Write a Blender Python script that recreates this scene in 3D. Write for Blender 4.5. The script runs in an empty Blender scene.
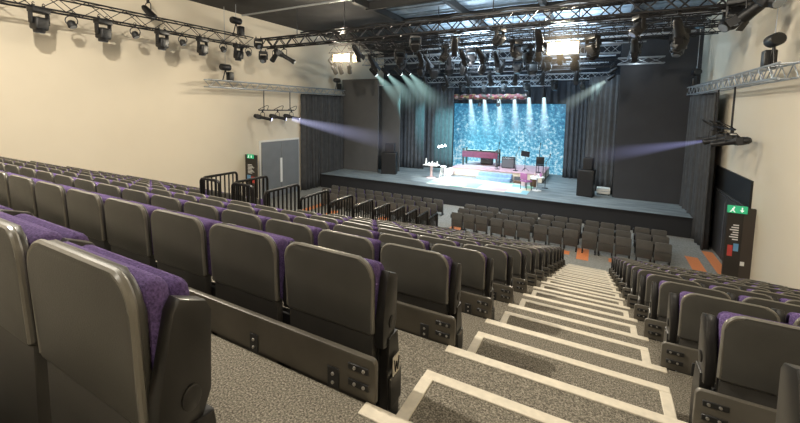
import bpy, bmesh, math, random
from mathutils import Vector, Matrix
random.seed(7)
PI = math.pi
scene = bpy.context.scene
COL = scene.collection

# ------------------------------------------------------------------ measures
D = 0.9            # depth of one seating tier
H = 0.2805         # drop per tier
XL, XR = -0.667, 0.43          # aisle edges
W = 0.5372         # seat pitch
NT = 14            # tiers down to the flat floor
FL = -NT * H       # flat floor level
WALL_L, WALL_R = -15.7, 3.95
CEIL = 5.6
STG = -3.09        # stage level
STY = 17.88        # stage front
BACKY = 26.6

# ------------------------------------------------------------------ camera
cam_d = bpy.data.cameras.new('camera')
cam = bpy.data.objects.new('camera', cam_d)
COL.objects.link(cam)
scene.camera = cam
PITCH, ROLL, YAW = 0.0897, 0.0134, -0.5094
f0 = Vector((math.sin(YAW), math.cos(YAW), 0)); r0 = Vector((math.cos(YAW), -math.sin(YAW), 0)); u0 = Vector((0, 0, 1))
fw = f0 * math.cos(PITCH) - u0 * math.sin(PITCH)
u2 = u0 * math.cos(PITCH) + f0 * math.sin(PITCH)
rr = r0 * math.cos(ROLL) + u2 * math.sin(ROLL)
uu = u2 * math.cos(ROLL) - r0 * math.sin(ROLL)
M = Matrix(((rr.x, uu.x, -fw.x, 0), (rr.y, uu.y, -fw.y, 0), (rr.z, uu.z, -fw.z, 0), (0, 0, 0, 1)))
M.translation = Vector((0, -1.1266, 1.0829))
cam.matrix_world = M
FPX, CX, CY = 384.06, 385.2, 143.17
cam_d.sensor_width = 36
cam_d.sensor_fit = 'HORIZONTAL'
cam_d.lens = FPX / 800 * 36
cam_d.shift_x = (400 - CX) / 800
cam_d.shift_y = -(211.5 - CY) / 800
cam_d.clip_start = 0.02
cam_d.clip_end = 200

def in_frame(p, mx=0):
    d = Vector(p) - M.translation
    z = d.dot(fw)
    if z < 0.05: return False
    x = CX + FPX * d.dot(rr) / z; y = CY - FPX * d.dot(uu) / z
    return -mx < x < 800 + mx and -mx < y < 423 + mx

# ------------------------------------------------------------------ materials
MATS = {}
def nt(name):
    m = bpy.data.materials.new(name); m.use_nodes = True
    n = m.node_tree.nodes; l = m.node_tree.links
    b = n['Principled BSDF']
    MATS[name] = m
    return m, n, l, b
def mat(name, col, rough=0.6, metal=0.0, noise=0.0, nscale=20.0, bump=0.0, bscale=200.0, emit=None, estr=0.0, spec=0.5, coat=0.0):
    m, n, l, b = nt(name)
    b.inputs['Base Color'].default_value = (*col, 1)
    b.inputs['Roughness'].default_value = rough
    b.inputs['Metallic'].default_value = metal
    b.inputs['Specular IOR Level'].default_value = spec
    tc = n.new('ShaderNodeTexCoord')
    if noise > 0:
        t = n.new('ShaderNodeTexNoise'); t.inputs['Scale'].default_value = nscale; t.inputs['Detail'].default_value = 4
        l.new(tc.outputs['Object'], t.inputs['Vector'])
        r = n.new('ShaderNodeValToRGB')
        r.color_ramp.elements[0].position = 0.3; r.color_ramp.elements[1].position = 0.7
        r.color_ramp.elements[0].color = (*[c * (1 - noise) for c in col], 1)
        r.color_ramp.elements[1].color = (*[min(1, c * (1 + noise)) for c in col], 1)
        l.new(t.outputs['Fac'], r.inputs['Fac']); l.new(r.outputs['Color'], b.inputs['Base Color'])
    if bump > 0:
        t2 = n.new('ShaderNodeTexNoise'); t2.inputs['Scale'].default_value = bscale; t2.inputs['Detail'].default_value = 3
        l.new(tc.outputs['Object'], t2.inputs['Vector'])
        bp = n.new('ShaderNodeBump'); bp.inputs['Strength'].default_value = bump; bp.inputs['Distance'].default_value = 0.01
        l.new(t2.outputs['Fac'], bp.inputs['Height']); l.new(bp.outputs['Normal'], b.inputs['Normal'])
    if emit:
        b.inputs['Emission Color'].default_value = (*emit, 1); b.inputs['Emission Strength'].default_value = estr
    return m

mat('shell', (0.062, 0.059, 0.051), 0.33, noise=0.10, nscale=6, bump=0.12, bscale=260)
mat('shell_edge', (0.145, 0.135, 0.112), 0.3, noise=0.1, nscale=12)  # edge bead; its paler colour also stands in for bright rim highlights
mat('shell_floor', (0.10, 0.097, 0.091), 0.35, noise=0.1, nscale=6)
mat('lower_floor', (0.06, 0.057, 0.052), 0.42, noise=0.1, nscale=6)
mat('lower', (0.044, 0.041, 0.036), 0.42, noise=0.1, nscale=6, bump=0.12, bscale=260)
mat('arm', (0.013, 0.012, 0.011), 0.36, noise=0.15, nscale=9)
mat('purple', (0.108, 0.072, 0.178), 0.95, noise=0.45, nscale=150, bump=0.5, bscale=320, spec=0.15)
mat('purple_seat', (0.095, 0.062, 0.16), 0.95, noise=0.45, nscale=150, bump=0.5, bscale=320, spec=0.15)
mat('skirt', (0.098, 0.088, 0.071), 0.42, 0.25, noise=0.15, nscale=5)
mat('steel_dark', (0.02, 0.02, 0.02), 0.4, 0.2)
mat('bolt', (0.55, 0.53, 0.5), 0.3, 0.9)
mat('nosing', (0.60, 0.54, 0.43), 0.6, noise=0.08, nscale=30)
mat('rail', (0.012, 0.011, 0.010), 0.35, 0.2)
mat('truss_dark', (0.03, 0.03, 0.033), 0.4, 0.5)
mat('truss_silver', (0.38, 0.41, 0.44), 0.4, 0.5)
mat('fixture', (0.009, 0.009, 0.010), 0.45)
mat('fixture_grey', (0.12, 0.12, 0.13), 0.45)
mat('lens', (0.25, 0.28, 0.32), 0.12, 0.3)
mat('lamp_white', (1, 1, 1), 0.4, emit=(0.85, 0.95, 1.0), estr=14)
mat('lamp_warm', (1, 0.9, 0.7), 0.4, emit=(1.0, 0.84, 0.56), estr=9)
mat('reflector', (1, 0.8, 0.5), 0.3, emit=(1.0, 0.62, 0.22), estr=1.3)  # glowing frame that paints the warm halo edge of the flood lights
mat('lamp_blue', (0.7, 0.7, 1), 0.4, emit=(0.65, 0.68, 1.0), estr=10)
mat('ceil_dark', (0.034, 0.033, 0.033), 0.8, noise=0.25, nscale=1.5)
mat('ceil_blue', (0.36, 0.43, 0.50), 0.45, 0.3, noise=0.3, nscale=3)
mat('beam_dark', (0.022, 0.022, 0.022), 0.6)
mat('duct', (0.45, 0.47, 0.50), 0.4, 0.6)
mat('white', (0.85, 0.85, 0.83), 0.6)
mat('white_trim', (0.80, 0.78, 0.72), 0.6)
mat('door_grey', (0.21, 0.22, 0.23), 0.5, noise=0.06, nscale=2)
mat('door_dark', (0.045, 0.045, 0.047), 0.45)
mat('black', (0.010, 0.010, 0.011), 0.5)
mat('black_sheen', (0.02, 0.02, 0.022), 0.25)
mat('brown_panel', (0.055, 0.042, 0.034), 0.5)
mat('totem', (0.030, 0.024, 0.020), 0.5)
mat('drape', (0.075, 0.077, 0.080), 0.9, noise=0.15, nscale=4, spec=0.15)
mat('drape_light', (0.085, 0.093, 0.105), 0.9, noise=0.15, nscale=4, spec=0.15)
mat('flat', (0.042, 0.043, 0.048), 0.8, noise=0.08, nscale=1.2)
mat('flat_left', (0.10, 0.10, 0.10), 0.8, noise=0.08, nscale=1.2)
mat('backwall', (0.03, 0.035, 0.045), 0.9)
mat('stage_fascia', (0.020, 0.021, 0.025), 0.8)
mat('exit_green', (0.02, 0.28, 0.12), 0.5, emit=(0.05, 0.55, 0.25), estr=0.5)
mat('sign_white', (0.85, 0.9, 0.87), 0.5, emit=(0.8, 1, 0.9), estr=0.5)
mat('poster_red', (0.55, 0.06, 0.05), 0.6)
mat('poster_blue', (0.15, 0.36, 0.62), 0.6)
mat('red_drape', (0.16, 0.03, 0.06), 0.85, noise=0.25, nscale=8)
mat('cream', (0.80, 0.70, 0.55), 0.6)
mat('pink', (0.62, 0.38, 0.42), 0.7, noise=0.15, nscale=5)
mat('pink_light', (0.75, 0.55, 0.55), 0.6)
mat('blue_step', (0.30, 0.46, 0.72), 0.7, noise=0.15, nscale=6)
mat('brown', (0.16, 0.08, 0.045), 0.6)
mat('magenta', (0.42, 0.16, 0.36), 0.7)
mat('chrome', (0.7, 0.7, 0.72), 0.2, 0.9)
mat('orange', (0.72, 0.24, 0.085), 0.85, noise=0.12, nscale=60)
mat('letter_plate', (0.50, 0.46, 0.38), 0.5)

# cream plaster
m, n, l, b = nt('wall')
tc = n.new('ShaderNodeTexCoord'); t = n.new('ShaderNodeTexNoise'); t.inputs['Scale'].default_value = 0.6; t.inputs['Detail'].default_value = 5
l.new(tc.outputs['Object'], t.inputs['Vector'])
r = n.new('ShaderNodeValToRGB'); r.color_ramp.elements[0].color = (0.70, 0.62, 0.485, 1); r.color_ramp.elements[1].color = (0.78, 0.70, 0.56, 1)
l.new(t.outputs['Fac'], r.inputs['Fac']); l.new(r.outputs['Color'], b.inputs['Base Color']); b.inputs['Roughness'].default_value = 0.75
# speckled carpet
def carpet(name, c0, c1, c2, sc):
    m, n, l, b = nt(name)
    tc = n.new('ShaderNodeTexCoord')
    t = n.new('ShaderNodeTexNoise'); t.inputs['Scale'].default_value = sc; t.inputs['Detail'].default_value = 6; t.inputs['Roughness'].default_value = 0.8
    l.new(tc.outputs['Object'], t.inputs['Vector'])
    r = n.new('ShaderNodeValToRGB'); e = r.color_ramp.elements
    e[0].position = 0.36; e[0].color = (*c0, 1); e[1].position = 0.64; e[1].color = (*c2, 1)
    x = e.new(0.5); x.color = (*c1, 1)
    l.new(t.outputs['Fac'], r.inputs['Fac'])
    t2 = n.new('ShaderNodeTexNoise'); t2.inputs['Scale'].default_value = 1.2
    l.new(tc.outputs['Object'], t2.inputs['Vector'])
    mx = n.new('ShaderNodeMixRGB'); mx.blend_type = 'MULTIPLY'; mx.inputs['Fac'].default_value = 0.25
    l.new(r.outputs['Color'], mx.inputs['Color1']); l.new(t2.outputs['Color'], mx.inputs['Color2'])
    l.new(r.outputs['Color'], b.inputs['Base Color'])
    b.inputs['Roughness'].default_value = 0.95; b.inputs['Specular IOR Level'].default_value = 0.1
    bp = n.new('ShaderNodeBump'); bp.inputs['Strength'].default_value = 0.6; bp.inputs['Distance'].default_value = 0.006
    l.new(t.outputs['Fac'], bp.inputs['Height']); l.new(bp.outputs['Normal'], b.inputs['Normal'])
carpet('carpet', (0.035, 0.030, 0.024), (0.165, 0.148, 0.117), (0.42, 0.38, 0.31), 130)
carpet('floor_carpet', (0.20, 0.195, 0.175), (0.28, 0.275, 0.25), (0.36, 0.35, 0.32), 18)
# stage boards
m, n, l, b = nt('stage_boards')
tc = n.new('ShaderNodeTexCoord'); mp = n.new('ShaderNodeMapping'); mp.inputs['Scale'].default_value = (0.35, 1.6, 1)
l.new(tc.outputs['Object'], mp.inputs['Vector'])
t = n.new('ShaderNodeTexNoise'); t.inputs['Scale'].default_value = 2.2; t.inputs['Detail'].default_value = 8; t.inputs['Roughness'].default_value = 0.7
l.new(mp.outputs['Vector'], t.inputs['Vector'])
r = n.new('ShaderNodeValToRGB'); r.color_ramp.elements[0].position = 0.35; r.color_ramp.elements[1].position = 0.7
r.color_ramp.elements[0].color = (0.13, 0.15, 0.155, 1); r.color_ramp.elements[1].color = (0.34, 0.38, 0.385, 1)
l.new(t.outputs['Fac'], r.inputs['Fac']); l.new(r.outputs['Color'], b.inputs['Base Color']); b.inputs['Roughness'].default_value = 0.55
# patchwork rug
m, n, l, b = nt('patchwork')
tc = n.new('ShaderNodeTexCoord'); v = n.new('ShaderNodeTexVoronoi'); v.distance = 'CHEBYCHEV'; v.inputs['Randomness'].default_value = 0.0; v.inputs['Scale'].default_value = 1.35
l.new(tc.outputs['Object'], v.inputs['Vector'])
sep = n.new('ShaderNodeSeparateColor'); l.new(v.outputs['Color'], sep.inputs['Color'])
r = n.new('ShaderNodeValToRGB'); r.color_ramp.interpolation = 'CONSTANT'
e = r.color_ramp.elements; e[0].color = (0.75, 0.72, 0.60, 1); e[0].position = 0; e[1].position = 0.3; e[1].color = (0.30, 0.55, 0.60, 1)
for p_, c_ in [(0.45, (0.72, 0.66, 0.50)), (0.6, (0.32, 0.58, 0.42)), (0.72, (0.68, 0.50, 0.50)), (0.85, (0.7, 0.72, 0.66))]:
    x = e.new(p_); x.color = (*c_, 1)
l.new(sep.outputs['Red'], r.inputs['Fac']); l.new(r.outputs['Color'], b.inputs['Base Color']); b.inputs['Roughness'].default_value = 0.9
# glowing back projection: blue cloth with drifting white flecks
m, n, l, b = nt('projection')
tc = n.new('ShaderNodeTexCoord')
t1 = n.new('ShaderNodeTexNoise'); t1.inputs['Scale'].default_value = 4.6; t1.inputs['Detail'].default_value = 4; t1.inputs['Roughness'].default_value = 0.75
t2 = n.new('ShaderNodeTexNoise'); t2.inputs['Scale'].default_value = 0.7; t2.inputs['Detail'].default_value = 2
l.new(tc.outputs['Object'], t1.inputs['Vector']); l.new(tc.outputs['Object'], t2.inputs['Vector'])
sx = n.new('ShaderNodeSeparateXYZ'); l.new(tc.outputs['Object'], sx.inputs['Vector'])
mr = n.new('ShaderNodeMapRange'); mr.inputs['From Min'].default_value = 0; mr.inputs['From Max'].default_value = 4.7; mr.inputs['To Min'].default_value = 0.135; mr.inputs['To Max'].default_value = -0.03
l.new(sx.outputs['Z'], mr.inputs['Value'])
a1 = n.new('ShaderNodeMath'); a1.operation = 'ADD'; l.new(t1.outputs['Fac'], a1.inputs[0]); l.new(mr.outputs['Result'], a1.inputs[1])
ms = n.new('ShaderNodeMath'); ms.operation = 'MULTIPLY_ADD'; l.new(t2.outputs['Fac'], ms.inputs[0]); ms.inputs[1].default_value = 0.34; l.new(a1.outputs[0], ms.inputs[2])
r = n.new('ShaderNodeValToRGB'); e = r.color_ramp.elements
e[0].position = 0.60; e[0].color = (0.012, 0.14, 0.30, 1); e[1].position = 0.87; e[1].color = (0.80, 0.96, 1.0, 1)
x = e.new(0.70); x.color = (0.045, 0.30, 0.52, 1); x = e.new(0.775); x.color = (0.17, 0.55, 0.76, 1)
l.new(ms.outputs[0], r.inputs['Fac'])
l.new(r.outputs['Color'], b.inputs['Emission Color']); b.inputs['Emission Strength'].default_value = 0.80
b.inputs['Base Color'].default_value = (0.05, 0.08, 0.10, 1); b.inputs['Roughness'].default_value = 0.9
# red and gold garland
m, n, l, b = nt('garland')
tc = n.new('ShaderNodeTexCoord'); v = n.new('ShaderNodeTexVoronoi'); v.inputs['Scale'].default_value = 6
l.new(tc.outputs['Object'], v.inputs['Vector'])
sep = n.new('ShaderNodeSeparateColor'); l.new(v.outputs['Color'], sep.inputs['Color'])
r = n.new('ShaderNodeValToRGB'); r.color_ramp.interpolation = 'CONSTANT'; e = r.color_ramp.elements
e[0].color = (0.16, 0.03, 0.035, 1); e[1].position = 0.4; e[1].color = (0.05, 0.035, 0.025, 1)
x = e.new(0.62); x.color = (0.22, 0.16, 0.07, 1); x = e.new(0.82); x.color = (0.36, 0.25, 0.26, 1)
l.new(sep.outputs['Green'], r.inputs['Fac']); l.new(r.outputs['Color'], b.inputs['Base Color'])

def haze(name, col, strength, L, ra, rb, power=1.3):
    m = bpy.data.materials.new(name); m.use_nodes = True
    n = m.node_tree.nodes; l = m.node_tree.links
    n.remove(n['Principled BSDF']); out = n['Material Output']
    tc = n.new('ShaderNodeTexCoord'); sx = n.new('ShaderNodeSeparateXYZ'); l.new(tc.outputs['Object'], sx.inputs['Vector'])
    def mth(op, a, b_=None, clamp=False):
        k = n.new('ShaderNodeMath'); k.operation = op; k.use_clamp = clamp
        for i, q in enumerate((a, b_)):
            if q is None: continue
            if isinstance(q, (int, float)): k.inputs[i].default_value = q
            else: l.new(q, k.inputs[i])
        return k.outputs[0]
    z = mth('DIVIDE', sx.outputs['Z'], L, True)
    rad = mth('SQRT', mth('ADD', mth('MULTIPLY', sx.outputs['X'], sx.outputs['X']), mth('MULTIPLY', sx.outputs['Y'], sx.outputs['Y'])))
    R_ = mth('ADD', mth('MULTIPLY', z, rb - ra), ra)
    q = mth('DIVIDE', rad, R_)
    core = mth('SUBTRACT', 1.0, mth('MULTIPLY', q, q), True)
    fall = mth('POWER', mth('SUBTRACT', 1.0, z, True), power)
    den = mth('ADD', z, 0.12)
    s = mth('MULTIPLY', mth('MULTIPLY', mth('DIVIDE', fall, den), core), strength)
    em = n.new('ShaderNodeEmission'); em.inputs['Color'].default_value = (*col, 1); l.new(s, em.inputs['Strength'])
    l.new(em.outputs['Emission'], out.inputs['Volume'])
    return m

# ------------------------------------------------------------------ mesh building
class MB:
    def __init__(s): s.bm = bmesh.new(); s.mi = 0
    def _tag(s, vs):
        for f in {f for v in vs for f in v.link_faces}: f.material_index = s.mi
    def box(s, a, b, bevel=0.0, seg=2):
        a = Vector(a); b = Vector(b)
        r = bmesh.ops.create_cube(s.bm, size=1.0); vs = r['verts']
        c = (a + b) / 2; d = b - a
        for v in vs: v.co = Vector((v.co.x * d.x + c.x, v.co.y * d.y + c.y, v.co.z * d.z + c.z))
        s._tag(vs)
        if bevel > 0:
            es = list({e for v in vs for e in v.link_edges})
            rr_ = bmesh.ops.bevel(s.bm, geom=es, offset=bevel, segments=seg, affect='EDGES', profile=0.5)
            for f in rr_['faces']: f.material_index = s.mi
        return s
    def obox(s, center, size, rot=(0, 0, 0), bevel=0.0):
        k = MB(); d = Vector(size) / 2
        k.box(-d, d, bevel)
        from mathutils import Euler
        k.bm.transform(Matrix.Translation(Vector(center)) @ Euler(rot).to_matrix().to_4x4())
        s.merge(k); return s
    def merge(s, k):
        me = bpy.data.meshes.new('tmp'); k.bm.to_mesh(me); k.bm.free()
        n0 = len(s.bm.faces); s.bm.from_mesh(me); bpy.data.meshes.remove(me)
        s.bm.faces.ensure_lookup_table()
        for f in s.bm.faces[n0:]: f.material_index = s.mi
    def tube(s, pts, r, n=8, closed=False, r_end=None):
        pts = [Vector(p) for p in pts]; N = len(pts); rings = []
        up = Vector((0.123, 0.21, 0.97)).normalized(); prev = None
        for i, p in enumerate(pts):
            if closed: d = pts[(i + 1) % N] - pts[i - 1]
            else: d = pts[min(i + 1, N - 1)] - pts[max(i - 1, 0)]
            d.normalize()
            x = d.cross(up)
            if x.length < 1e-3: x = d.cross(Vector((1, 0, 0)))
            if prev is not None:
                x = prev - d * prev.dot(d)
            x.normalize(); prev = x; y = d.cross(x)
            rad = r if r_end is None else r + (r_end - r) * i / max(1, N - 1)
            rings.append([s.bm.verts.new(p + (x * math.cos(2 * PI * k / n) + y * math.sin(2 * PI * k / n)) * rad) for k in range(n)])
        fs = []
        for i in range(N if closed else N - 1):
            a = rings[i]; b = rings[(i + 1) % N]
            for k in range(n): fs.append(s.bm.faces.new((a[k], a[(k + 1) % n], b[(k + 1) % n], b[k])))
        if not closed:
            fs.append(s.bm.faces.new(rings[0][::-1])); fs.append(s.bm.faces.new(rings[-1]))
        for f in fs: f.material_index = s.mi
        return s
    def lathe(s, prof, n=20, axis='Z', loc=(0, 0, 0)):
        loc = Vector(loc); rings = []
        def pt(rad, h, a):
            c, q = math.cos(a) * rad, math.sin(a) * rad
            return loc + {'Z': Vector((c, q, h)), 'Y': Vector((c, h, q)), 'X': Vector((h, c, q))}[axis]
        for rad, h in prof:
            rings.append([s.bm.verts.new(pt(max(rad, 1e-4), h, 2 * PI * k / n)) for k in range(n)])
        for i in range(len(prof) - 1):
            for k in range(n):
                f = s.bm.faces.new((rings[i][k], rings[i][(k + 1) % n], rings[i + 1][(k + 1) % n], rings[i + 1][k])); f.material_index = s.mi
        for rg in (rings[0][::-1], rings[-1]):
            f = s.bm.faces.new(rg); f.material_index = s.mi
        return s
    def prism(s, poly, h0, h1, axis='X', bevel=0.0, seg=2):
        # poly: 2-D points; axis X -> (y,z), Y -> (x,z), Z -> (x,y)
        def P(a, b_, h): return {'X': (h, a, b_), 'Y': (a, h, b_), 'Z': (a, b_, h)}[axis]
        va = [s.bm.verts.new(P(a, b_, h0)) for a, b_ in poly]; vb = [s.bm.verts.new(P(a, b_, h1)) for a, b_ in poly]
        N = len(poly); fs = [s.bm.faces.new(va), s.bm.faces.new(vb[::-1])]
        for i in range(N): fs.append(s.bm.faces.new((va[i], vb[i], vb[(i + 1) % N], va[(i + 1) % N])))
        for f in fs: f.material_index = s.mi
        if bevel > 0:
            es = [e for f in fs[:2] for e in f.edges]
            rr_ = bmesh.ops.bevel(s.bm, geom=es, offset=bevel, segments=seg, affect='EDGES', profile=0.5)
            for f in rr_['faces']: f.material_index = s.mi
        return s
    def mesh(s, name, mats, angle=38):
        bmesh.ops.recalc_face_normals(s.bm, faces=s.bm.faces[:])
        lim = math.radians(angle)
        for f in s.bm.faces: f.smooth = True
        for e in s.bm.edges:
            e.smooth = not (len(e.link_faces) == 2 and e.calc_face_angle(0) > lim)
        me = bpy.data.meshes.new(name); s.bm.to_mesh(me); s.bm.free()
        for k in (mats if isinstance(mats, (list, tuple)) else [mats]): me.materials.append(MATS[k] if isinstance(k, str) else k)
        return me

def place(name, me, parent=None, loc=None, rot=None):
    o = bpy.data.objects.new(name, me); COL.objects.link(o)
    if parent is not None: o.parent = parent
    if loc is not None: o.location = loc
    if rot is not None: o.rotation_euler = rot
    return o
def tag(o, label, cat, group=None, kind=None):
    o['label'] = label; o['category'] = cat
    if group: o['group'] = group
    if kind: o['kind'] = kind
    return o
def thing(name, label, cat, loc=(0, 0, 0), rot=(0, 0, 0), group=None):
    o = place(name, None, None, loc, rot); o.empty_display_size = 0.1
    return tag(o, label, cat, group)
def struct(name, me, parent=None, loc=None):
    o = place(name, me, parent, loc)
    if parent is None: o['kind'] = 'structure'
    return o
def copy_tree(o, parent=None):
    c = o.copy(); COL.objects.link(c)
    if parent is not None: c.parent = parent
    for ch in list(o.children): copy_tree(ch, c)
    return c
ORD = ['', 'first', 'second', 'third', 'fourth', 'fifth', 'sixth', 'seventh', 'eighth', 'ninth', 'tenth', 'eleventh', 'twelfth', 'thirteenth', 'fourteenth',
       'fifteenth', 'sixteenth', 'seventeenth', 'eighteenth', 'nineteenth', 'twentieth', 'twenty-first', 'twenty-second', 'twenty-third', 'twenty-fourth',
       'twenty-fifth', 'twenty-sixth', 'twenty-seventh', 'twenty-eighth', 'twenty-ninth', 'thirtieth']

def arc(cx, cz, r, a0, a1, n=6):
    return [(cx + r * math.cos(math.radians(a0 + (a1 - a0) * i / n)), cz + r * math.sin(math.radians(a0 + (a1 - a0) * i / n))) for i in range(n + 1)]

# ------------------------------------------------------------------ room shell
def boxmesh(name, a, b, m, bevel=0.0):
    return MB().box(a, b, bevel).mesh(name, m)

# flat floor with orange carpet inlays set flush in it
mb = MB(); mb.box((WALL_L, 9.0, FL - 0.2), (WALL_R, BACKY, FL)); mb.mi = 1
inl = [(-0.47, 13.15, -0.10, 14.35), (2.84, 13.4, 3.20, 15.45), (3.47, 13.6, 3.78, 16.4), (-5.35, 13.9, -4.88, 14.5), (-9.6, 11.0, -9.2, 13.2),
       (-7.6, 11.6, -7.2, 13.6), (-11.2, 12.0, -10.8, 13.8), (-6.2, 12.6, -5.8, 14.0), (-12.6, 13.0, -12.2, 15.0), (-8.6, 13.2, -8.2, 14.2)]
for x0, y0, x1, y1 in inl: mb.box((x0, y0, FL - 0.05), (x1, y1, FL + 0.004))
for a in (-4.4, -3.3, -2.2, -1.2, 0.5, 1.5): mb.box((a, 13.42, FL - 0.05), (a + 0.5, 13.80, FL + 0.004))
struct('floor', mb.mesh('floor', ['floor_carpet', 'orange']))
struct('wall_left', boxmesh('wall_left', (WALL_L - 0.2, -10, FL - 0.2), (WALL_L, BACKY, CEIL + 0.3), 'wall'))
struct('wall_right', boxmesh('wall_right', (WALL_R, -10, FL - 0.2), (WALL_R + 0.2, BACKY, CEIL + 0.3), 'wall'))
struct('wall_back', boxmesh('wall_back', (WALL_L - 0.2, -10.2, FL - 0.2), (WALL_R + 0.2, -10, CEIL + 0.3), 'wall'))
struct('wall_front', boxmesh('wall_front', (WALL_L - 0.2, BACKY, FL - 0.2), (WALL_R + 0.2, BACKY + 0.2, CEIL + 0.3), 'backwall'))
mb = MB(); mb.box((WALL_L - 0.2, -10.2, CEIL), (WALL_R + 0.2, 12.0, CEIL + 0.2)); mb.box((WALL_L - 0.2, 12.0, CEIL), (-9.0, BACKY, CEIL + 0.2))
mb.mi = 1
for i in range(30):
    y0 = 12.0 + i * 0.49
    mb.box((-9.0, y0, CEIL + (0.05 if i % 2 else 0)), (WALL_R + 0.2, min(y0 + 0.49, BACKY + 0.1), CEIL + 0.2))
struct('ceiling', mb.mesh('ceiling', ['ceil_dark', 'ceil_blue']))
# rear landing and tiers
for k in range(-3, NT):
    x0 = WALL_L if k <= 4 else -4.96
    z = -k * H
    y0 = (k - 1) * D if k > -3 else -10.0
    t = struct('seating_platform', boxmesh('platform', (x0, y0, FL), (WALL_R, k * D, z), 'carpet'))
    if -1 <= k:
        nb = MB(); nb.box((XL - 0.03, k * D - 0.055, z - 0.012), (XR + 0.03, k * D + 0.006, z + 0.006), 0.003, 1)
        place('nosing', nb.mesh('nosing', 'nosing'), t)
for k in range(5, 9):
    struct('seating_platform', boxmesh('platform', (WALL_L, (k - 1) * D, FL), (-7.85, k * D, -k * H), 'carpet'))
# half steps in the aisle
hb = MB(); hb.box((XL + 0.02, 0.0, -H), (XR - 0.02, 0.46, -H / 2))
step_me = hb.mesh('aisle_step', 'carpet')
nb = MB(); zt = -H / 2
nb.box((XL + 0.02, 0.41, zt - 0.012), (XR - 0.02, 0.466, zt + 0.006), 0.003, 1)
nb.box((XL + 0.018, 0.01, zt - 0.012), (XL + 0.072, 0.412, zt + 0.006), 0.003, 1)
nb.box((XR - 0.072, 0.01, zt - 0.012), (XR - 0.018, 0.412, zt + 0.006), 0.003, 1)
nos_me = nb.mesh('step_nosing', 'nosing')
for k in range(-1, NT):
    s = place('aisle_step', step_me, None, (0, k * D, -k * H))
    if k + 1 == 0: continue_label = 'carpeted half step in the aisle just in front of the camera'
    lab = ('carpeted aisle half step with pale nosing, beside the nearest row of seats' if k == -1 else
           'carpeted aisle half step with pale edging, %s one down from the camera' % ORD[k + 1] if k < NT - 1 else
           'carpeted aisle half step with pale edging, lowest one above the flat floor')
    tag(s, lab, 'step', 'half steps in the aisle')
    place('nosing', nos_me, s)

# ------------------------------------------------------------------ theatre seats
SW = 0.234         # half width of a back shell
def shell_poly(hw, z0, z1, r, rb=0.012):
    return arc(hw - r, z1 - r, r, 0, 90) + arc(-hw + r, z1 - r, r, 90, 180) + arc(-hw + rb, z0 + rb, rb, 180, 270, 2) + arc(hw - rb, z0 + rb, rb, 270, 360, 2)
def shell_mesh():
    s = MB(); s.prism(shell_poly(SW, 0.425, 0.748, 0.072), 0.0, 0.034, 'Y', 0.011, 3)
    for v in s.bm.verts:      # slight hollow across the back and lean
        v.co.y += 0.012 * (1 - (v.co.x / SW) ** 2) - 0.05 * (v.co.z - 0.425)
    for v in s.bm.verts: pass
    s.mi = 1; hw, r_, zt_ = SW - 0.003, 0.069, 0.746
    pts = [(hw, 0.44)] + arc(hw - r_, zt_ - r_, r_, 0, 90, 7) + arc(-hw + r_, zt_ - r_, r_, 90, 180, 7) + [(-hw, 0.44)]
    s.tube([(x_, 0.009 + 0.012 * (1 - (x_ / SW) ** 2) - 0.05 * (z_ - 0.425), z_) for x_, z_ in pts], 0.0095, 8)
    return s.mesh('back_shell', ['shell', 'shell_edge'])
def lower_mesh():
    s = MB(); s.prism(shell_poly(SW - 0.006, 0.0, 0.431, 0.01), 0.012, 0.05, 'Y', 0.006, 2)
    return s.mesh('lower_panel', 'lower')
def cushion(hw, y0, y1, z0, z1, bev, m, name, bulge=0.012):
    s = MB(); s.box((-hw, y0, z0), (hw, y1, z1), bev, 4)
    for v in s.bm.verts:
        u = v.co.x / hw
        v.co.z += bulge * (1 - u * u) if v.co.z > (z0 + z1) / 2 else 0
        v.co.y -= 0.05 * (v.co.z - 0.425)
    return s.mesh(name, m)
ARM_POLY = [(0.036, 0.41), (0.04, 0.50), (0.085, 0.668), (0.105, 0.692), (0.180, 0.665), (0.196, 0.64), (0.19, 0.46), (0.155, 0.395), (0.075, 0.372), (0.042, 0.380)]
def arm_mesh():
    s = MB(); s.prism(ARM_POLY, -0.021, 0.021, 'X', 0.006, 2)
    return s.mesh('armrest', 'arm')
def cap_mesh():
    s = MB(); s.lathe([(0.028, -0.002), (0.028, 0.004), (0.024, 0.006), (0.0, 0.006)], 20, 'X'); return s.mesh('pivot_cap', 'arm')
def standard_mesh():
    s = MB()
    s.prism([(0.05, 0.0), (0.19, 0.0), (0.19, 0.25), (0.165, 0.41), (0.06, 0.41), (0.05, 0.25)], -0.022, 0.022, 'X', 0.006, 2)
    s.prism([(0.055, 0.10), (0.185, 0.10), (0.185, 0.235), (0.055, 0.235)], 0.018, 0.034, 'X', 0.005, 1)
    return s.mesh('end_standard', 'arm')
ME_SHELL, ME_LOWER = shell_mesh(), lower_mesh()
ME_BACK = cushion(0.236, 0.036, 0.120, 0.40, 0.727, 0.042, 'purple', 'back_cushion', 0.004)
ME_SEAT = cushion(0.228, 0.112, 0.180, 0.36, 0.703, 0.036, 'purple_seat', 'seat_cushion', 0.004)
ME_ARM, ME_CAP, ME_STD = arm_mesh(), cap_mesh(), standard_mesh()
pl = MB(); pl.box((0.034, 0.075, 0.24), (0.037, 0.15, 0.325), 0.001, 1); ME_PLATE = pl.mesh('row_plate', 'letter_plate')
lt = MB(); 
for (a, b_) in [((0.086, 0.31), (0.099, 0.255)), ((0.099, 0.255), (0.1125, 0.295)), ((0.1125, 0.295), (0.126, 0.255)), ((0.126, 0.255), (0.139, 0.31))]:
    lt.tube([(0.038, *a), (0.038, *b_)], 0.0035, 6)
ME_LETTER = lt.mesh('row_letter', 'arm')

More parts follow.
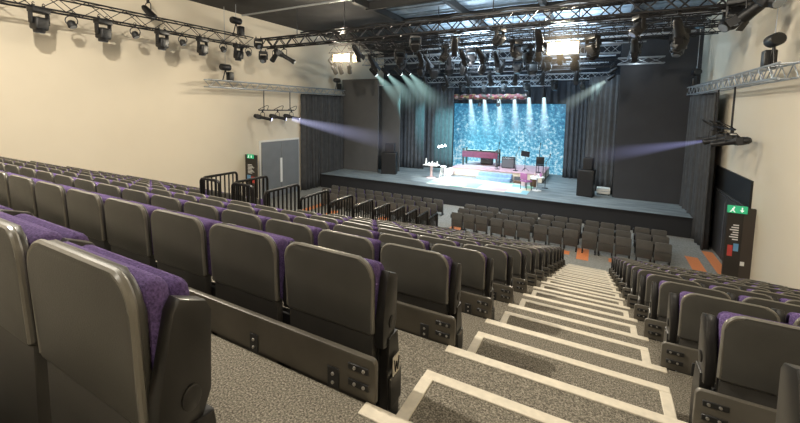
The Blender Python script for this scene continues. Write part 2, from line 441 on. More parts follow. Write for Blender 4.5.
def make_seat(side, aisle):
    # side -1: left bank (aisle on the right), +1: right bank
    root = place('theatre_seat', None); root.empty_display_size = 0.1
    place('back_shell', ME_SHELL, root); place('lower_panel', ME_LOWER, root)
    place('back_cushion', ME_BACK, root); place('seat_cushion', ME_SEAT, root)
    a = place('armrest', ME_ARM, root, (side * W / 2, 0, 0.022))
    if aisle:
        e = place('armrest', ME_ARM, root, (-side * (SW + 0.026), -0.02, 0))
        c = place('pivot_cap', ME_CAP, e, (-side * 0.021, 0.125, 0.47))
        if side > 0: c.rotation_euler = (0, 0, PI)
        sd = place('end_standard', ME_STD, root, (-side * (SW + 0.032), 0.0, 0))
        if side > 0: sd.rotation_euler = (0, 0, 0)
    return root
PROTO = {}
def seat_at(side, aisle, x, j, label, group):
    key = (side, aisle)
    if key not in PROTO: PROTO[key] = o = make_seat(side, aisle)
    else: o = copy_tree(PROTO[key])
    o.location = (x, (j - 1) * D + 0.163, -j * H)
    tag(o, label, 'theatre seat', group)
    return o
def seat_seen(x, j, extra):
    y = (j - 1) * D + 0.163; z = -j * H
    for dx in (-SW, SW):
        for dz in (0.74, 0.5):
            for dy in (0, 0.2):
                if in_frame((x + dx, y + dy, z + dz), extra): return True
    return False
XS_L = -0.7695 - SW - 0.0      # centre of the aisle seat on the left
XS_R = XR + 0.105 + SW
row1seat = None
for j in range(0, NT):
    for i in list(range(28)) if j <= 4 else list(range(7)) + (list(range(14, 28)) if j <= 8 else []):
        x = XS_L - i * W
        if x - SW < WALL_L + 0.3: break
        if not seat_seen(x, j, 0): continue
        lab = 'tip-up seat with purple cushion, %s from the aisle, %s row from camera, left bank' % (ORD[i + 1], ORD[j + 1])
        if j > 4 and i > 10: lab = 'tip-up seat with purple cushion, %s from the entrance rails, %s row from camera, far left' % (ORD[i - 13], ORD[j + 1])
        o = seat_at(-1, i == 0, x, j, lab, 'tip-up seats in the left bank')
        if j == 1 and i == 0: row1seat = o
        if j == 0 and i == 0:
            for ch in o.children:
                if not ch.name.startswith(('back_shell', 'lower_panel')): ch.scale.y = 0.78
    for i in range(6):
        x = XS_R + i * W
        if x + SW > WALL_R - 0.02: break
        if j < 1 or not seat_seen(x, j, 0): continue
        lab = 'tip-up seat with purple cushion, %s from the aisle, %s row from camera, right bank' % (ORD[i + 1], ORD[j + 1])
        seat_at(1, i == 0, x, j, lab, 'tip-up seats in the right bank')
for ch in row1seat.children:
    if ch.name.startswith('end_standard'):
        pch = place('row_plate', ME_PLATE, ch); place('row_letter', ME_LETTER, pch)
        pch['label'] = 'pale plate with the row letter W'
# kick boards behind each row
def kick_board(j, side):
    y = (j - 1) * D; z = -(j - 1) * H
    if side < 0: x1 = XL + 0.003; x0 = (WALL_L + 0.05) if j <= 4 else -4.93
    else: x0 = XR - 0.003; x1 = WALL_R - 0.03
    h = 0.167; r = 0.022
    lab = 'brown metal kick board behind the %s row from camera, %s of the aisle' % (ORD[j + 1], 'left' if side < 0 else 'right')
    root = thing('kick_board', lab, 'kick board', (0, y, z), (0, 0, 0), 'kick boards behind the rows')
    s = MB()
    if side < 0: poly = [(x0, 0.002), (x1, 0.002)] + arc(x1 - r, h - r, r, 0, 90, 4) + [(x0, h)]
    else: poly = [(x1, 0.002), (x1, h)] + arc(x0 + r, h - r, r, 90, 180, 4) + [(x0, 0.002)]
    s.prism(poly, 0.008, 0.034, 'Y', 0.004, 2)
    place('panel', s.mesh('panel', 'skirt'), root)
    s = MB(); s.box((x0 + 0.06, 0.215, -H + 0.001), (x1 - 0.10, 0.255, -H + 0.36), 0.006, 1) if side < 0 else s.box((x0 + 0.10, 0.215, -H + 0.001), (x1 - 0.02, 0.255, -H + 0.36), 0.006, 1)
    place('seat_beam', s.mesh('seat_beam', 'steel_dark'), root)  # dark bar, added to black out the gaps between lower panels
    xe = x1 if side < 0 else x0
    sg = -1 if side < 0 else 1
    def bracket(xc, zc, w, hh, bolts):
        b_ = MB(); b_.box((xc - w / 2, 0.002, zc - hh / 2), (xc + w / 2, 0.0095, zc + hh / 2), 0.002, 1)
        return b_.mesh('bracket', 'steel_dark')
    def boltm(pts):
        b_ = MB()
        for xc, zc in pts: b_.lathe([(0.007, 0.002), (0.006, -0.003), (0.0, -0.004)], 10, 'Y', (xc, 0, zc))
        return b_.mesh('bolts', 'bolt')
    if j <= 5:
        for zc in (0.055, 0.118):
            k = place('bracket', bracket(xe + sg * 0.07, zc, 0.09, 0.026, 0), root)
            place('bolt', boltm([(xe + sg * 0.045, zc)]), k); place('bolt', boltm([(xe + sg * 0.085, zc)]), k)
        k = place('bracket', bracket(xe + sg * 0.185, 0.042, 0.055, 0.085, 0), root)
        place('bolt', boltm([(xe + sg * 0.185, 0.06)]), k); place('bolt', boltm([(xe + sg * 0.185, 0.025)]), k)
        if j <= 2 and side < 0:
            k = place('bracket', bracket(xe + sg * 0.62, 0.042, 0.05, 0.085, 0), root)
            place('bolt', boltm([(xe + sg * 0.62, 0.06)]), k); place('bolt', boltm([(xe + sg * 0.62, 0.025)]), k)
    else:
        for zc in (0.055, 0.118): place('bracket', bracket(xe + sg * 0.07, zc, 0.09, 0.026, 0), root)
for j in range(1, NT):
    kick_board(j, -1)
    kick_board(j, 1)

# ------------------------------------------------------------------ guard rails down the left side
def rail_meshes(L, Hh):
    s = MB(); r = 0.07
    pts = [(0, 0, 0), (0, 0, Hh - r)] + [(0, a, b_) for a, b_ in arc(r, Hh - r, r, 180, 90, 4)][1:] + [(0, a, b_) for a, b_ in arc(L - r, Hh - r, r, 90, 0, 4)] + [(0, L, 0)]
    s.tube(pts, 0.026, 8)
    s2 = MB(); s2.tube([(0, 0, 0.10), (0, L, 0.10)], 0.016, 6)
    s3 = MB(); s3.tube([(0, 0, 0.10), (0, 0, Hh - 0.015)], 0.017, 6)
    return s.mesh('frame', 'rail'), s2.mesh('bottom_rail', 'rail'), s3.mesh('baluster', 'rail')
RL = rail_meshes(0.84, 1.05)
def guard_rail(loc, rz, label, n=7, me=RL, L=0.84):
    root = thing('guard_rail', label, 'railing', loc, (0, 0, rz), 'black guard rails down the side of the left bank')
    place('frame', me[0], root); place('bottom_rail', me[1], root)
    for i in range(1, n + 1): place('baluster', me[2], root, (0, L * i / (n + 1), 0))
RX = -4.882
for i in range(9):
    k = 5 + i
    guard_rail((RX, 4.3 + 0.9 * i - 0.84, -k * H - 0.0), 0, 'black guard rail with upright bars, %s step down the flight of rails' % ORD[i + 1])
ZP = -5 * H
# landing that carries the two outer rails
struct('seating_platform', boxmesh('platform', (-7.1, 3.6, FL), (-4.962, 4.62, ZP), 'carpet'))
RA = rail_meshes(0.55, 1.05)
guard_rail((-6.0, 3.75, ZP), 0, 'black guard rail beside the left entrance, between outermost rail and the flight', 7)
guard_rail((-5.98, 3.70, ZP), -PI / 2, 'short black guard rail turned across the head of the flight', 4, RA, 0.55)
guard_rail((-6.93, 3.75, ZP), 0, 'outermost black guard rail, furthest left of all', 7)
guard_rail((-6.91, 3.70, ZP), -PI / 2, 'short black guard rail turned across, joined to the outermost rail', 4, RA, 0.55)

# ------------------------------------------------------------------ loose chairs on the flat floor
fs = MB(); fs.prism(shell_poly(0.232, 0.45, 0.755, 0.045), 0.0, 0.035, 'Y', 0.01, 2); FC_BACK = fs.mesh('back_shell', 'shell_floor')
fs = MB(); fs.prism(shell_poly(0.232, 0.15, 0.445, 0.012), 0.006, 0.045, 'Y', 0.006, 2); FC_LOW = fs.mesh('lower_panel', 'lower_floor')
FC_SEAT = cushion(0.215, 0.05, 0.17, 0.40, 0.68, 0.04, 'purple_seat', 'seat_cushion')
fs = MB(); fs.box((-0.02, 0.02, 0.0), (0.02, 0.16, 0.42), 0.006, 1); fs.box((-0.025, -0.10, 0), (0.025, 0.30, 0.03), 0.006, 1); FC_LEG = fs.mesh('leg', 'arm')
fs = MB(); fs.box((-0.02, 0.0, 0.50), (0.02, 0.22, 0.66), 0.012, 2); FC_ARM = fs.mesh('armrest', 'arm')
FPROTO = None
def floor_chair(x, y, label, group):
    global FPROTO
    if FPROTO is None:
        o = place('linked_chair', None); o.empty_display_size = 0.1
        place('back_shell', FC_BACK, o); place('lower_panel', FC_LOW, o); place('seat_cushion', FC_SEAT, o)
        place('leg', FC_LEG, o, (-0.2, 0, 0)); place('leg', FC_LEG, o, (0.2, 0, 0)); place('armrest', FC_ARM, o, (-0.255, 0, 0))
        FPROTO = o
    else: o = copy_tree(FPROTO)
    o.location = (x, y, FL); tag(o, label, 'chair', group)
for r_, (y, n0) in enumerate([(13.95, 14), (14.78, 14), (15.62, 14)]):
    for i in range(n0):
        x = 2.02 - 0.26 * 0 - i * 0.512 - 0.085 * ((i + 1) // 3) + r_ * 0.03
        nm = ['nearest', 'middle', 'front'][r_]
        floor_chair(x, y, 'dark chair on the flat floor, right group, %s row, %s from its right end' % (nm, ORD[i + 1]), 'loose chairs right of the floor gangway')
for r_, (y, n0) in enumerate([(14.05, 11), (14.9, 12), (15.75, 12)]):
    for i in range(n0):
        x = -6.45 - i * 0.535 - 0.04 * ((i + 1) // 3) - r_ * 0.03
        nm = ['nearest', 'middle', 'front'][r_]
        floor_chair(x, y, 'dark chair on the flat floor, left group, %s row, %s from its right end' % (nm, ORD[i + 1]), 'loose chairs left of the floor gangway')

# ------------------------------------------------------------------ stage
mb = MB(); mb.box((-15.3, STY + 0.04, FL), (3.40, BACKY, STG - 0.03)); mb.mi = 1; mb.box((-15.3, STY, STG - 0.06), (3.42, BACKY, STG)); mb.mi = 2
mb.box((-15.31, STY - 0.005, STG - 0.07), (3.43, STY + 0.02, STG + 0.004))
o = struct('floor.stage', mb.mesh('stage', ['stage_fascia', 'stage_boards', 'black']))
o.name = 'stage_floor'

def drape(name, p0, p1, z0, z1, folds, amp, m, label, cat='curtain', group=None, spread=0.0):
    p0 = Vector((*p0, 0)); p1 = Vector((*p1, 0)); d = p1 - p0; Ln = d.length; d.normalize(); nrm = Vector((-d.y, d.x, 0))
    bm = bmesh.new(); nx = folds * 8; nz = 8; g = []
    rnd = random.Random(hash(label) % 1000 + 3 if False else len(label) * 31)
    ph = [rnd.uniform(-0.8, 0.8) for _ in range(folds + 2)]
    for k in range(nz + 1):
        v = k / nz; row = []
        for i in range(nx + 1):
            u = i / nx; q = u * folds; f_ = int(q)
            p_ = ph[min(f_, folds)] * (1 - (q - f_)) + ph[min(f_ + 1, folds + 1)] * (q - f_)
            off = amp * math.sin(2 * PI * q + p_) * (1.25 - 0.5 * v) + amp * 0.4 * math.sin(2 * PI * q * 0.37 + 1)
            c = p0 + d * (u * Ln + (spread * (1 - v) ** 2) * (1 if u > 0.5 else -1) * abs(u - 0.5) * 2) + nrm * off
            row.append(bm.verts.new((c.x, c.y, z0 + (z1 - z0) * v)))
        g.append(row)
    for k in range(nz):
        for i in range(nx): bm.faces.new((g[k][i], g[k][i + 1], g[k + 1][i + 1], g[k + 1][i]))
    for f in bm.faces: f.smooth = True
    me = bpy.data.meshes.new(name); bm.to_mesh(me); bm.free(); me.materials.append(MATS[m])
    o = place(name, me)
    md = o.modifiers.new('thick', 'SOLIDIFY'); md.thickness = 0.02
    return tag(o, label, cat, group)

drape('side_curtain', (-15.45, 16.4), (-15.35, 20.3), FL + 0.02, 1.90, 15, 0.10, 'drape', 'tall grey pleated curtain hanging on the left wall beside the grey doors')
drape('side_curtain', (3.62, 16.6), (3.45, 20.25), FL + 0.02, 1.82, 14, 0.10, 'drape', 'tall black pleated curtain hanging on the right wall beside the dark doors', spread=0.15)
def flat(x0, x1, y, z0, z1, m, label):
    s = MB(); s.box((x0, y, z0), (x1, y + 0.08, z1), 0.008, 1)
    o = place('stage_flat', s.mesh('stage_flat', m)); return tag(o, label, 'stage flat', 'flats framing the stage')
flat(-15.45, -12.58, 20.42, STG, 3.0, 'flat_left', 'wide plain grey flat masking the left side of the stage')
flat(-13.3, -11.55, 21.5, STG, 2.6, 'flat_left', 'narrow grey flat standing behind the left speaker stack')
flat(0.70, 3.72, 20.42, STG, 5.5, 'flat', 'wide plain charcoal flat masking the right side of the stage')
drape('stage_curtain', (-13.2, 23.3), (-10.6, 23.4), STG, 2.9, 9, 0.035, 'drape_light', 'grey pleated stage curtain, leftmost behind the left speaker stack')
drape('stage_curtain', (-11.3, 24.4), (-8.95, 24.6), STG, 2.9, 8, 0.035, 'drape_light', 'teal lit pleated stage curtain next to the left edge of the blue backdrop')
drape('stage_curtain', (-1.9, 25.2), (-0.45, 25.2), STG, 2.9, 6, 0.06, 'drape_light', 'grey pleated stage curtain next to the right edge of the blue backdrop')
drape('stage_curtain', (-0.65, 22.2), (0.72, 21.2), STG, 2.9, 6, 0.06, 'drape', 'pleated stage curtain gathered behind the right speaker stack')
drape('stage_border', (-13.0, 25.9), (1.5, 25.9), 1.55, 3.6, 30, 0.06, 'backwall', 'black border cloth across the top of the backdrop', 'curtain')

t = thing('projection_backdrop', 'bright blue backdrop with drifting white flecks behind the stage', 'backdrop', (-9.45, 26.2, STG))
s = MB(); s.box((0, 0, 0.0), (7.52, 0.03, 4.62)); place('cloth', s.mesh('cloth', 'projection'), t)
s = MB()
for a, b_ in [((-0.04, -0.01, 4.62), (7.56, 0.04, 4.67)), ((-0.04, -0.01, 0), (0.0, 0.04, 4.62)), ((7.52, -0.01, 0), (7.56, 0.04, 4.62))]: s.box(a, b_)
place('frame', s.mesh('frame', 'black'), t)

# ---- things on the stage
t = thing('stage_riser', 'low band riser with pink carpet top and cream front on the stage', 'riser', (-5.5, 0, STG))
s = MB(); s.box((-2.65, 22.35, 0.02), (2.75, 25.9, 0.46), 0.01, 1); place('base', s.mesh('base', 'cream'), t)
s = MB(); s.box((-2.67, 22.32, 0.46), (2.77, 25.92, 0.51), 0.01, 1); place('carpet_top', s.mesh('carpet_top', 'pink'), t)
s = MB(); s.box((-2.66, 22.36, 0), (2.76, 25.9, 0.03)); place('plinth', s.mesh('plinth', 'brown'), t)
RZ = STG + 0.51
t = thing('stage_steps', 'short flight of blue carpeted steps up to the riser', 'steps', (-5.35, 21.5, STG))
for q in range(2):
    s = MB(); s.box((-0.98, 0.0 + 0.38 * q, 0), (0.98, 0.38 * (q + 1), 0.2 * (q + 1)), 0.01, 1); place('tread', s.mesh('tread', 'blue_step'), t)
o = place('patchwork_rug', boxmesh('patchwork_rug', (-8.4, 18.7, STG + 0.002), (-3.0, 21.4, STG + 0.014), 'patchwork'))
tag(o, 'pastel patchwork rug laid on the stage in front of the riser', 'rug')
t = thing('keyboard_table', 'long keyboard table on posts with a dark red fabric valance', 'table', (-6.75, 24.0, RZ))
s = MB(); s.box((-1.15, -0.4, 0.88), (1.15, 0.4, 0.93), 0.008, 1); place('tabletop', s.mesh('tabletop', 'brown'), t)
drp = MB(); drp.box((-1.17, -0.43, 0.55), (1.17, -0.405, 0.95), 0.006, 1); place('valance', drp.mesh('valance', 'red_drape'), t)
for sx_ in (-1.1, 1.1):
    for sy in (-0.36, 0.36):
        s = MB(); s.box((sx_ - 0.06, sy - 0.05, 0), (sx_ + 0.06, sy + 0.05, 1.12), 0.01, 1); place('post', s.mesh('post', 'door_dark'), t)
for i, xx in enumerate((-7.25, -6.25)):
    t = thing('keyboard', 'black electric keyboard on the valanced table, %s one' % ('left' if i == 0 else 'right'), 'keyboard', (xx, 24.0, RZ + 0.932))
    s = MB(); s.box((-0.46, -0.17, 0), (0.46, 0.17, 0.09), 0.012, 2); place('case', s.mesh('case', 'black'), t)
    s = MB()
    for k in range(28): s.box((-0.42 + k * 0.03, -0.165, 0.085), (-0.393 + k * 0.03, -0.03, 0.1))
    place('keys', s.mesh('keys', 'white'), t)
def amp(x, y, z, w, h, label, name='guitar_amplifier'):
    t = thing(name, label, 'amplifier', (x, y, z))
    s = MB(); s.box((-w / 2, -0.16, 0.02), (w / 2, 0.16, h), 0.02, 2); place('cabinet', s.mesh('cabinet', 'black'), t)
    s = MB(); s.box((-w / 2 + 0.04, -0.17, 0.06), (w / 2 - 0.04, -0.155, h - 0.16), 0.004, 1); place('grille', s.mesh('grille', 'fixture_grey'), t)
    s = MB(); s.box((-w / 2 + 0.04, -0.17, h - 0.13), (w / 2 - 0.04, -0.155, h - 0.04), 0.004, 1); place('control_panel', s.mesh('control_panel', 'chrome'), t)
    s = MB()
    for sx_ in (-1, 1): s.box((sx_ * w * 0.4 - 0.02, -0.12, 0), (sx_ * w * 0.4 + 0.02, 0.12, 0.03))
    place('feet', s.mesh('feet', 'black'), t)
amp(-4.95, 23.8, RZ, 0.78, 0.72, 'black guitar amplifier on the riser right of the keyboard table')
amp(-6.55, 24.75, RZ, 0.8, 0.8, 'dark amplifier standing behind the keyboard table')
def mic_stand(x, y, z, h, lean, label):
    t = thing('microphone_stand', label, 'microphone stand', (x, y, z), (0, 0, 0), 'microphone stands on stage')
    s = MB(); s.lathe([(0.16, 0), (0.16, 0.02), (0.03, 0.04)], 16); place('base', s.mesh('base', 'black'), t)
    s = MB(); s.tube([(0, 0, 0.02), (0, 0, h)], 0.016, 8); place('pole', s.mesh('pole', 'steel_dark'), t)
    s = MB(); s.tube([(-lean * 0.3, 0, h - 0.12), (lean, -0.02, h + 0.25)], 0.012, 8); b_ = place('boom', s.mesh('boom', 'steel_dark'), t)
    s = MB(); s.lathe([(0.015, 0), (0.022, 0.12), (0.034, 0.14), (0.034, 0.18), (0.015, 0.2)], 12, 'Z', (lean, -0.02, h + 0.24)); place('microphone', s.mesh('microphone', 'black'), t)
mic_stand(-5.45, 23.0, RZ, 1.25, 0.08, 'thin microphone stand on the riser left of the amplifier')
mic_stand(-4.35, 23.0, RZ, 1.05, 0.15, 'microphone stand on the riser right of the amplifier')
mic_stand(-3.05, 23.1, RZ, 1.35, 0.05, 'tallest microphone stand near the right end of the riser')
mic_stand(-2.42, 21.0, STG, 1.45, 0.18, 'microphone stand on the stage floor right of the riser')
t = thing('music_stand', 'black music stand with a wide tilted desk on the riser', 'music stand', (-3.85, 23.2, RZ))
s = MB(); s.tube([(0, 0, 0.02), (0, 0, 0.95)], 0.016); place('pole', s.mesh('pole', 'steel_dark'), t)
s = MB()
for k in range(3): s.tube([(0, 0, 0.2), (0.25 * math.cos(k * 2.1), 0.25 * math.sin(k * 2.1), 0.012)], 0.012, 6)
place('tripod', s.mesh('tripod', 'steel_dark'), t)
s = MB(); s.obox((0, -0.02, 1.05), (0.5, 0.02, 0.36), (0.35, 0.12, 0)); place('desk', s.mesh('desk', 'black'), t)
def chair(x, y, z, m, label, rz=0.0, hseat=0.46, hback=0.88):
    t = thing('stage_chair', label, 'chair', (x, y, z), (0, 0, rz))
    s = MB(); s.box((-0.22, -0.22, hseat - 0.04), (0.22, 0.22, hseat + 0.03), 0.02, 2); place('seat', s.mesh('seat', m), t)
    s = MB(); s.box((-0.22, 0.19, hseat + 0.08), (0.22, 0.23, hback), 0.015, 2); place('backrest', s.mesh('backrest', m), t)
    for a in (-0.19, 0.19):
        for b_ in (-0.19, 0.19):
            s = MB(); s.tube([(a, b_, 0), (a, b_, hseat - 0.03 if b_ < 0 else hback - 0.05)], 0.016, 6); place('leg', s.mesh('leg', 'steel_dark'), t)
chair(-3.25, 20.05, STG, 'magenta', 'magenta chair on the stage rug beside the small round table', 2.6)
chair(-2.95, 22.75, RZ, 'black', 'dark chair at the right end of the riser', 3.3, 0.5, 1.0)
t = thing('round_table', 'small white round table on one leg on the stage right', 'table', (-2.72, 20.1, STG))
s = MB(); s.lathe([(0.0, 0.70), (0.34, 0.70), (0.36, 0.72), (0.34, 0.74), (0, 0.74)], 24); place('tabletop', s.mesh('tabletop', 'white'), t)
s = MB(); s.lathe([(0.03, 0.02), (0.03, 0.7)], 12); place('leg', s.mesh('leg', 'chrome'), t)
s = MB(); s.lathe([(0.24, 0), (0.24, 0.015), (0.04, 0.03)], 20); place('base', s.mesh('base', 'white'), t)
for i, (dx, hh, m, nm) in enumerate([(-0.12, 0.22, 'pink_light', 'bottle'), (0.05, 0.16, 'white', 'bottle'), (0.17, 0.25, 'magenta', 'bottle')]):
    s = MB(); s.lathe([(0.045, 0), (0.045, hh * 0.6), (0.018, hh * 0.8), (0.018, hh)], 12)
    o = place(nm, s.mesh('bottle', m), None, (-2.72 + dx, 20.1, STG + 0.741)); tag(o, ['pink', 'short white', 'tall magenta'][i] + ' bottle standing on the small round table', 'bottle', 'bottles on the round table')
def drum(x, y, z, r_, h, m, label, lying=False):
    t = thing('drum', label, 'drum', (x, y, z))
    if lying:
        s = MB(); s.lathe([(r_, -h / 2), (r_, h / 2)], 24, 'Y', (0, 0, r_)); place('drum_shell', s.mesh('drum_shell', m), t)
        s = MB(); s.lathe([(r_ * 0.97, -h / 2 - 0.01), (r_ * 0.97, -h / 2 + 0.02)], 24, 'Y', (0, 0, r_)); place('drum_head', s.mesh('drum_head', 'white'), t)
        s = MB(); s.lathe([(r_ + 0.012, -h / 2 - 0.015), (r_ + 0.012, -h / 2 + 0.02)], 24, 'Y', (0, 0, r_)); 
        place('hoop', s.mesh('hoop', 'chrome'), t).location.y = 0.012
    else:
        s = MB(); s.lathe([(r_ * 0.85, 0), (r_, h * 0.3), (r_, h)], 24); place('drum_shell', s.mesh('drum_shell', m), t)
        s = MB(); s.lathe([(r_ * 0.97, h), (r_ * 0.95, h + 0.012)], 24); place('drum_head', s.mesh('drum_head', 'white'), t)
drum(-3.02, 21.15, STG, 0.2, 0.42, 'brown', 'brown hand drum standing behind the magenta chair')
drum(-3.5, 20.9, STG, 0.16, 0.5, 'pink_light', 'pale pink hand drum between the riser and the magenta chair')
drum(-8.15, 21.9, STG, 0.26, 0.42, 'pink_light', 'pale pink drum at the left front corner of the riser', True)
t = thing('stage_monitor', 'dark wedge monitor lying at the left foot of the riser', 'speaker', (-8.62, 22.2, STG))
s = MB(); s.prism([(-0.2, 0), (0.22, 0), (0.22, 0.34), (0.05, 0.42), (-0.2, 0.12)], -0.26, 0.26, 'X', 0.012, 1); place('cabinet', s.mesh('cabinet', 'black'), t)
s = MB(); s.obox((0, -0.09, 0.27), (0.46, 0.01, 0.34), (-0.7, 0, 0)); place('grille', s.mesh('grille', 'fixture_grey'), t)
t = thing('stage_monitor', 'brown wedge monitor lying at the right end of the blue steps', 'speaker', (-3.95, 21.75, STG))
s = MB(); s.prism([(-0.2, 0), (0.22, 0), (0.22, 0.28), (0.05, 0.36), (-0.2, 0.12)], -0.24, 0.24, 'X', 0.012, 1); place('cabinet', s.mesh('cabinet', 'brown'), t)
s = MB(); s.obox((0, -0.09, 0.23), (0.42, 0.01, 0.3), (-0.7, 0, 0)); place('grille', s.mesh('grille', 'black'), t)
t = thing('stool', 'white bar stool on the stage left of the riser', 'stool', (-8.25, 21.0, STG))
s = MB(); s.lathe([(0.0, 0.66), (0.19, 0.66), (0.2, 0.69), (0.18, 0.72), (0, 0.72)], 20); place('seat', s.mesh('seat', 'white'), t)
for k in range(4):
    a = PI / 4 + k * PI / 2; s = MB(); s.tube([(0.13 * math.cos(a), 0.13 * math.sin(a), 0.67), (0.24 * math.cos(a), 0.24 * math.sin(a), 0)], 0.028, 8); place('leg', s.mesh('leg', 'white'), t)
s = MB(); s.tube([(0.2 * math.cos(2 * PI * k / 16), 0.2 * math.sin(2 * PI * k / 16), 0.25) for k in range(16)], 0.014, 6, True); place('foot_ring', s.mesh('foot_ring', 'white'), t)
t = thing('pedestal_table', 'pale pedestal table on the stage near the left curtains', 'table', (-8.85, 20.55, STG))
s = MB(); s.box((-0.46, -0.25, 0.76), (0.46, 0.25, 0.81), 0.012, 2); place('tabletop', s.mesh('tabletop', 'white'), t)
s = MB(); s.lathe([(0.09, 0.02), (0.07, 0.4), (0.1, 0.76)], 14); place('leg', s.mesh('leg', 'pink_light'), t)
s = MB(); s.lathe([(0.3, 0), (0.28, 0.03), (0.09, 0.06)], 20); place('base', s.mesh('base', 'pink_light'), t)
for i, (dx, hh, rr_) in enumerate([(-0.36, 0.36, 0.06), (-0.15, 0.14, 0.09), (0.04, 0.2, 0.07), (0.2, 0.12, 0.1), (0.37, 0.22, 0.06)]):
    s = MB(); s.lathe([(rr_ * 0.8, 0), (rr_, hh * 0.4), (rr_ * 0.5, hh * 0.8), (rr_ * 0.55, hh)], 14)
    o = place('jar', s.mesh('jar', 'white'), None, (-8.85 + dx, 20.55, STG + 0.811)); tag(o, 'white jar on the pale pedestal table, %s from its left end' % ORD[i + 1], 'jar', 'white jars on the pedestal table')
for i, dx in enumerate((-0.12, 0.08, 0.3)):
    t = thing('hanging_lamp', 'tiny white lamp hanging above the pedestal table, %s of three' % ['left', 'middle', 'right'][i], 'lamp', (-9.35 + dx + 0.5, 22.0 , -1.35 + 0.05 * i), (0, 0, 0), 'tiny lamps above the pedestal table')
    s = MB(); s.lathe([(0.02, 0.12), (0.075, 0.0), (0.06, -0.02), (0, -0.03)], 12); place('shade', s.mesh('shade', 'lamp_white'), t)
    s = MB(); s.tube([(0, 0, 0.11), (0, 0, 4.55)], 0.004, 4); place('cord', s.mesh('cord', 'black'), t)
def pa(x, y, w, h, label, label2, th):
    t = thing('loudspeaker', label, 'loudspeaker', (x, y, STG), (0, 0, th))
    s = MB(); s.box((-w / 2, -0.32, 0), (w / 2, 0.32, h), 0.02, 2); place('cabinet', s.mesh('cabinet', 'black'), t)
    s = MB(); s.box((-w / 2 + 0.04, -0.335, 0.05), (w / 2 - 0.04, -0.318, h - 0.05), 0.006, 1); place('grille', s.mesh('grille', 'fixture'), t)
    t = thing('loudspeaker', label2, 'loudspeaker', (x + 0.05, y, STG + h), (0, 0, th))
    s = MB(); s.box((-w * 0.3, -0.2, 0), (w * 0.3, 0.2, 0.58), 0.015, 2); place('cabinet', s.mesh('cabinet', 'black'), t)
    s = MB(); s.box((-w * 0.3 + 0.03, -0.213, 0.03), (w * 0.3 - 0.03, -0.198, 0.55), 0.005, 1); place('grille', s.mesh('grille', 'fixture'), t)
pa(-11.72, 20.45, 0.95, 1.38, 'tall black loudspeaker cabinet on the left of the stage', 'small black loudspeaker on top of the left cabinet', 0.3)
pa(-0.45, 20.15, 0.72, 1.32, 'tall black loudspeaker cabinet on the right of the stage', 'small black loudspeaker on top of the right cabinet', -0.15)
t = thing('flight_case', 'pale low flight case on the stage behind the right speaker', 'case', (0.32, 21.0, STG))
s = MB(); s.box((-0.3, -0.25, 0.06), (0.3, 0.25, 0.34), 0.015, 1); place('body', s.mesh('body', 'white_trim'), t)
s = MB(); s.box((-0.305, -0.255, 0.19), (0.305, 0.255, 0.21)); place('lid_band', s.mesh('lid_band', 'chrome'), t)
for a in (-0.24, 0.24):
    for b_ in (-0.2, 0.2):
        s = MB(); s.lathe([(0.03, -0.015), (0.03, 0.015)], 12, 'X', (a, b_, 0.03)); place('caster', s.mesh('caster', 'black'), t)

# ------------------------------------------------------------------ doors and wall signs
XW = WALL_L
s = MB(); s.box((XW, 13.25, FL), (XW + 0.05, 16.35, -0.70)); d1 = struct('door_1', s.mesh('door_1', 'white_trim'))
for y0, y1 in ((13.38, 14.80), (14.83, 16.25)):
    s = MB(); s.box((XW + 0.05, y0, FL + 0.01), (XW + 0.10, y1, -0.80), 0.006, 1); place('leaf', s.mesh('leaf', 'door_grey'), d1)
s = MB(); s.box((XW + 0.10, 14.70, FL + 0.8), (XW + 0.13, 14.86, -1.75), 0.004, 1); place('push_plate', s.mesh('push_plate', 'white'), d1)
XV = WALL_R
s = MB(); s.box((XV - 0.05, 13.6, FL), (XV, 17.4, -0.86)); d2 = struct('door_2', s.mesh('door_2', 'black'))
for y0, y1 in ((14.15, 15.65), (15.68, 17.25)):
    s = MB(); s.box((XV - 0.09, y0, FL + 0.01), (XV - 0.05, y1, -1.75), 0.006, 1); k = place('leaf', s.mesh('leaf', 'door_dark'), d2)
    s = MB(); s.box((XV - 0.105, y0 + 0.04, FL + 0.3), (XV - 0.09, y0 + 0.08, -1.95), 0.002, 1); place('edge_strip', s.mesh('edge_strip', 'fixture_grey'), k)
s = MB(); s.box((XV - 0.10, 13.75, -1.72), (XV - 0.05, 17.3, -1.64), 0.004, 1); place('transom', s.mesh('transom', 'door_dark'), d2)
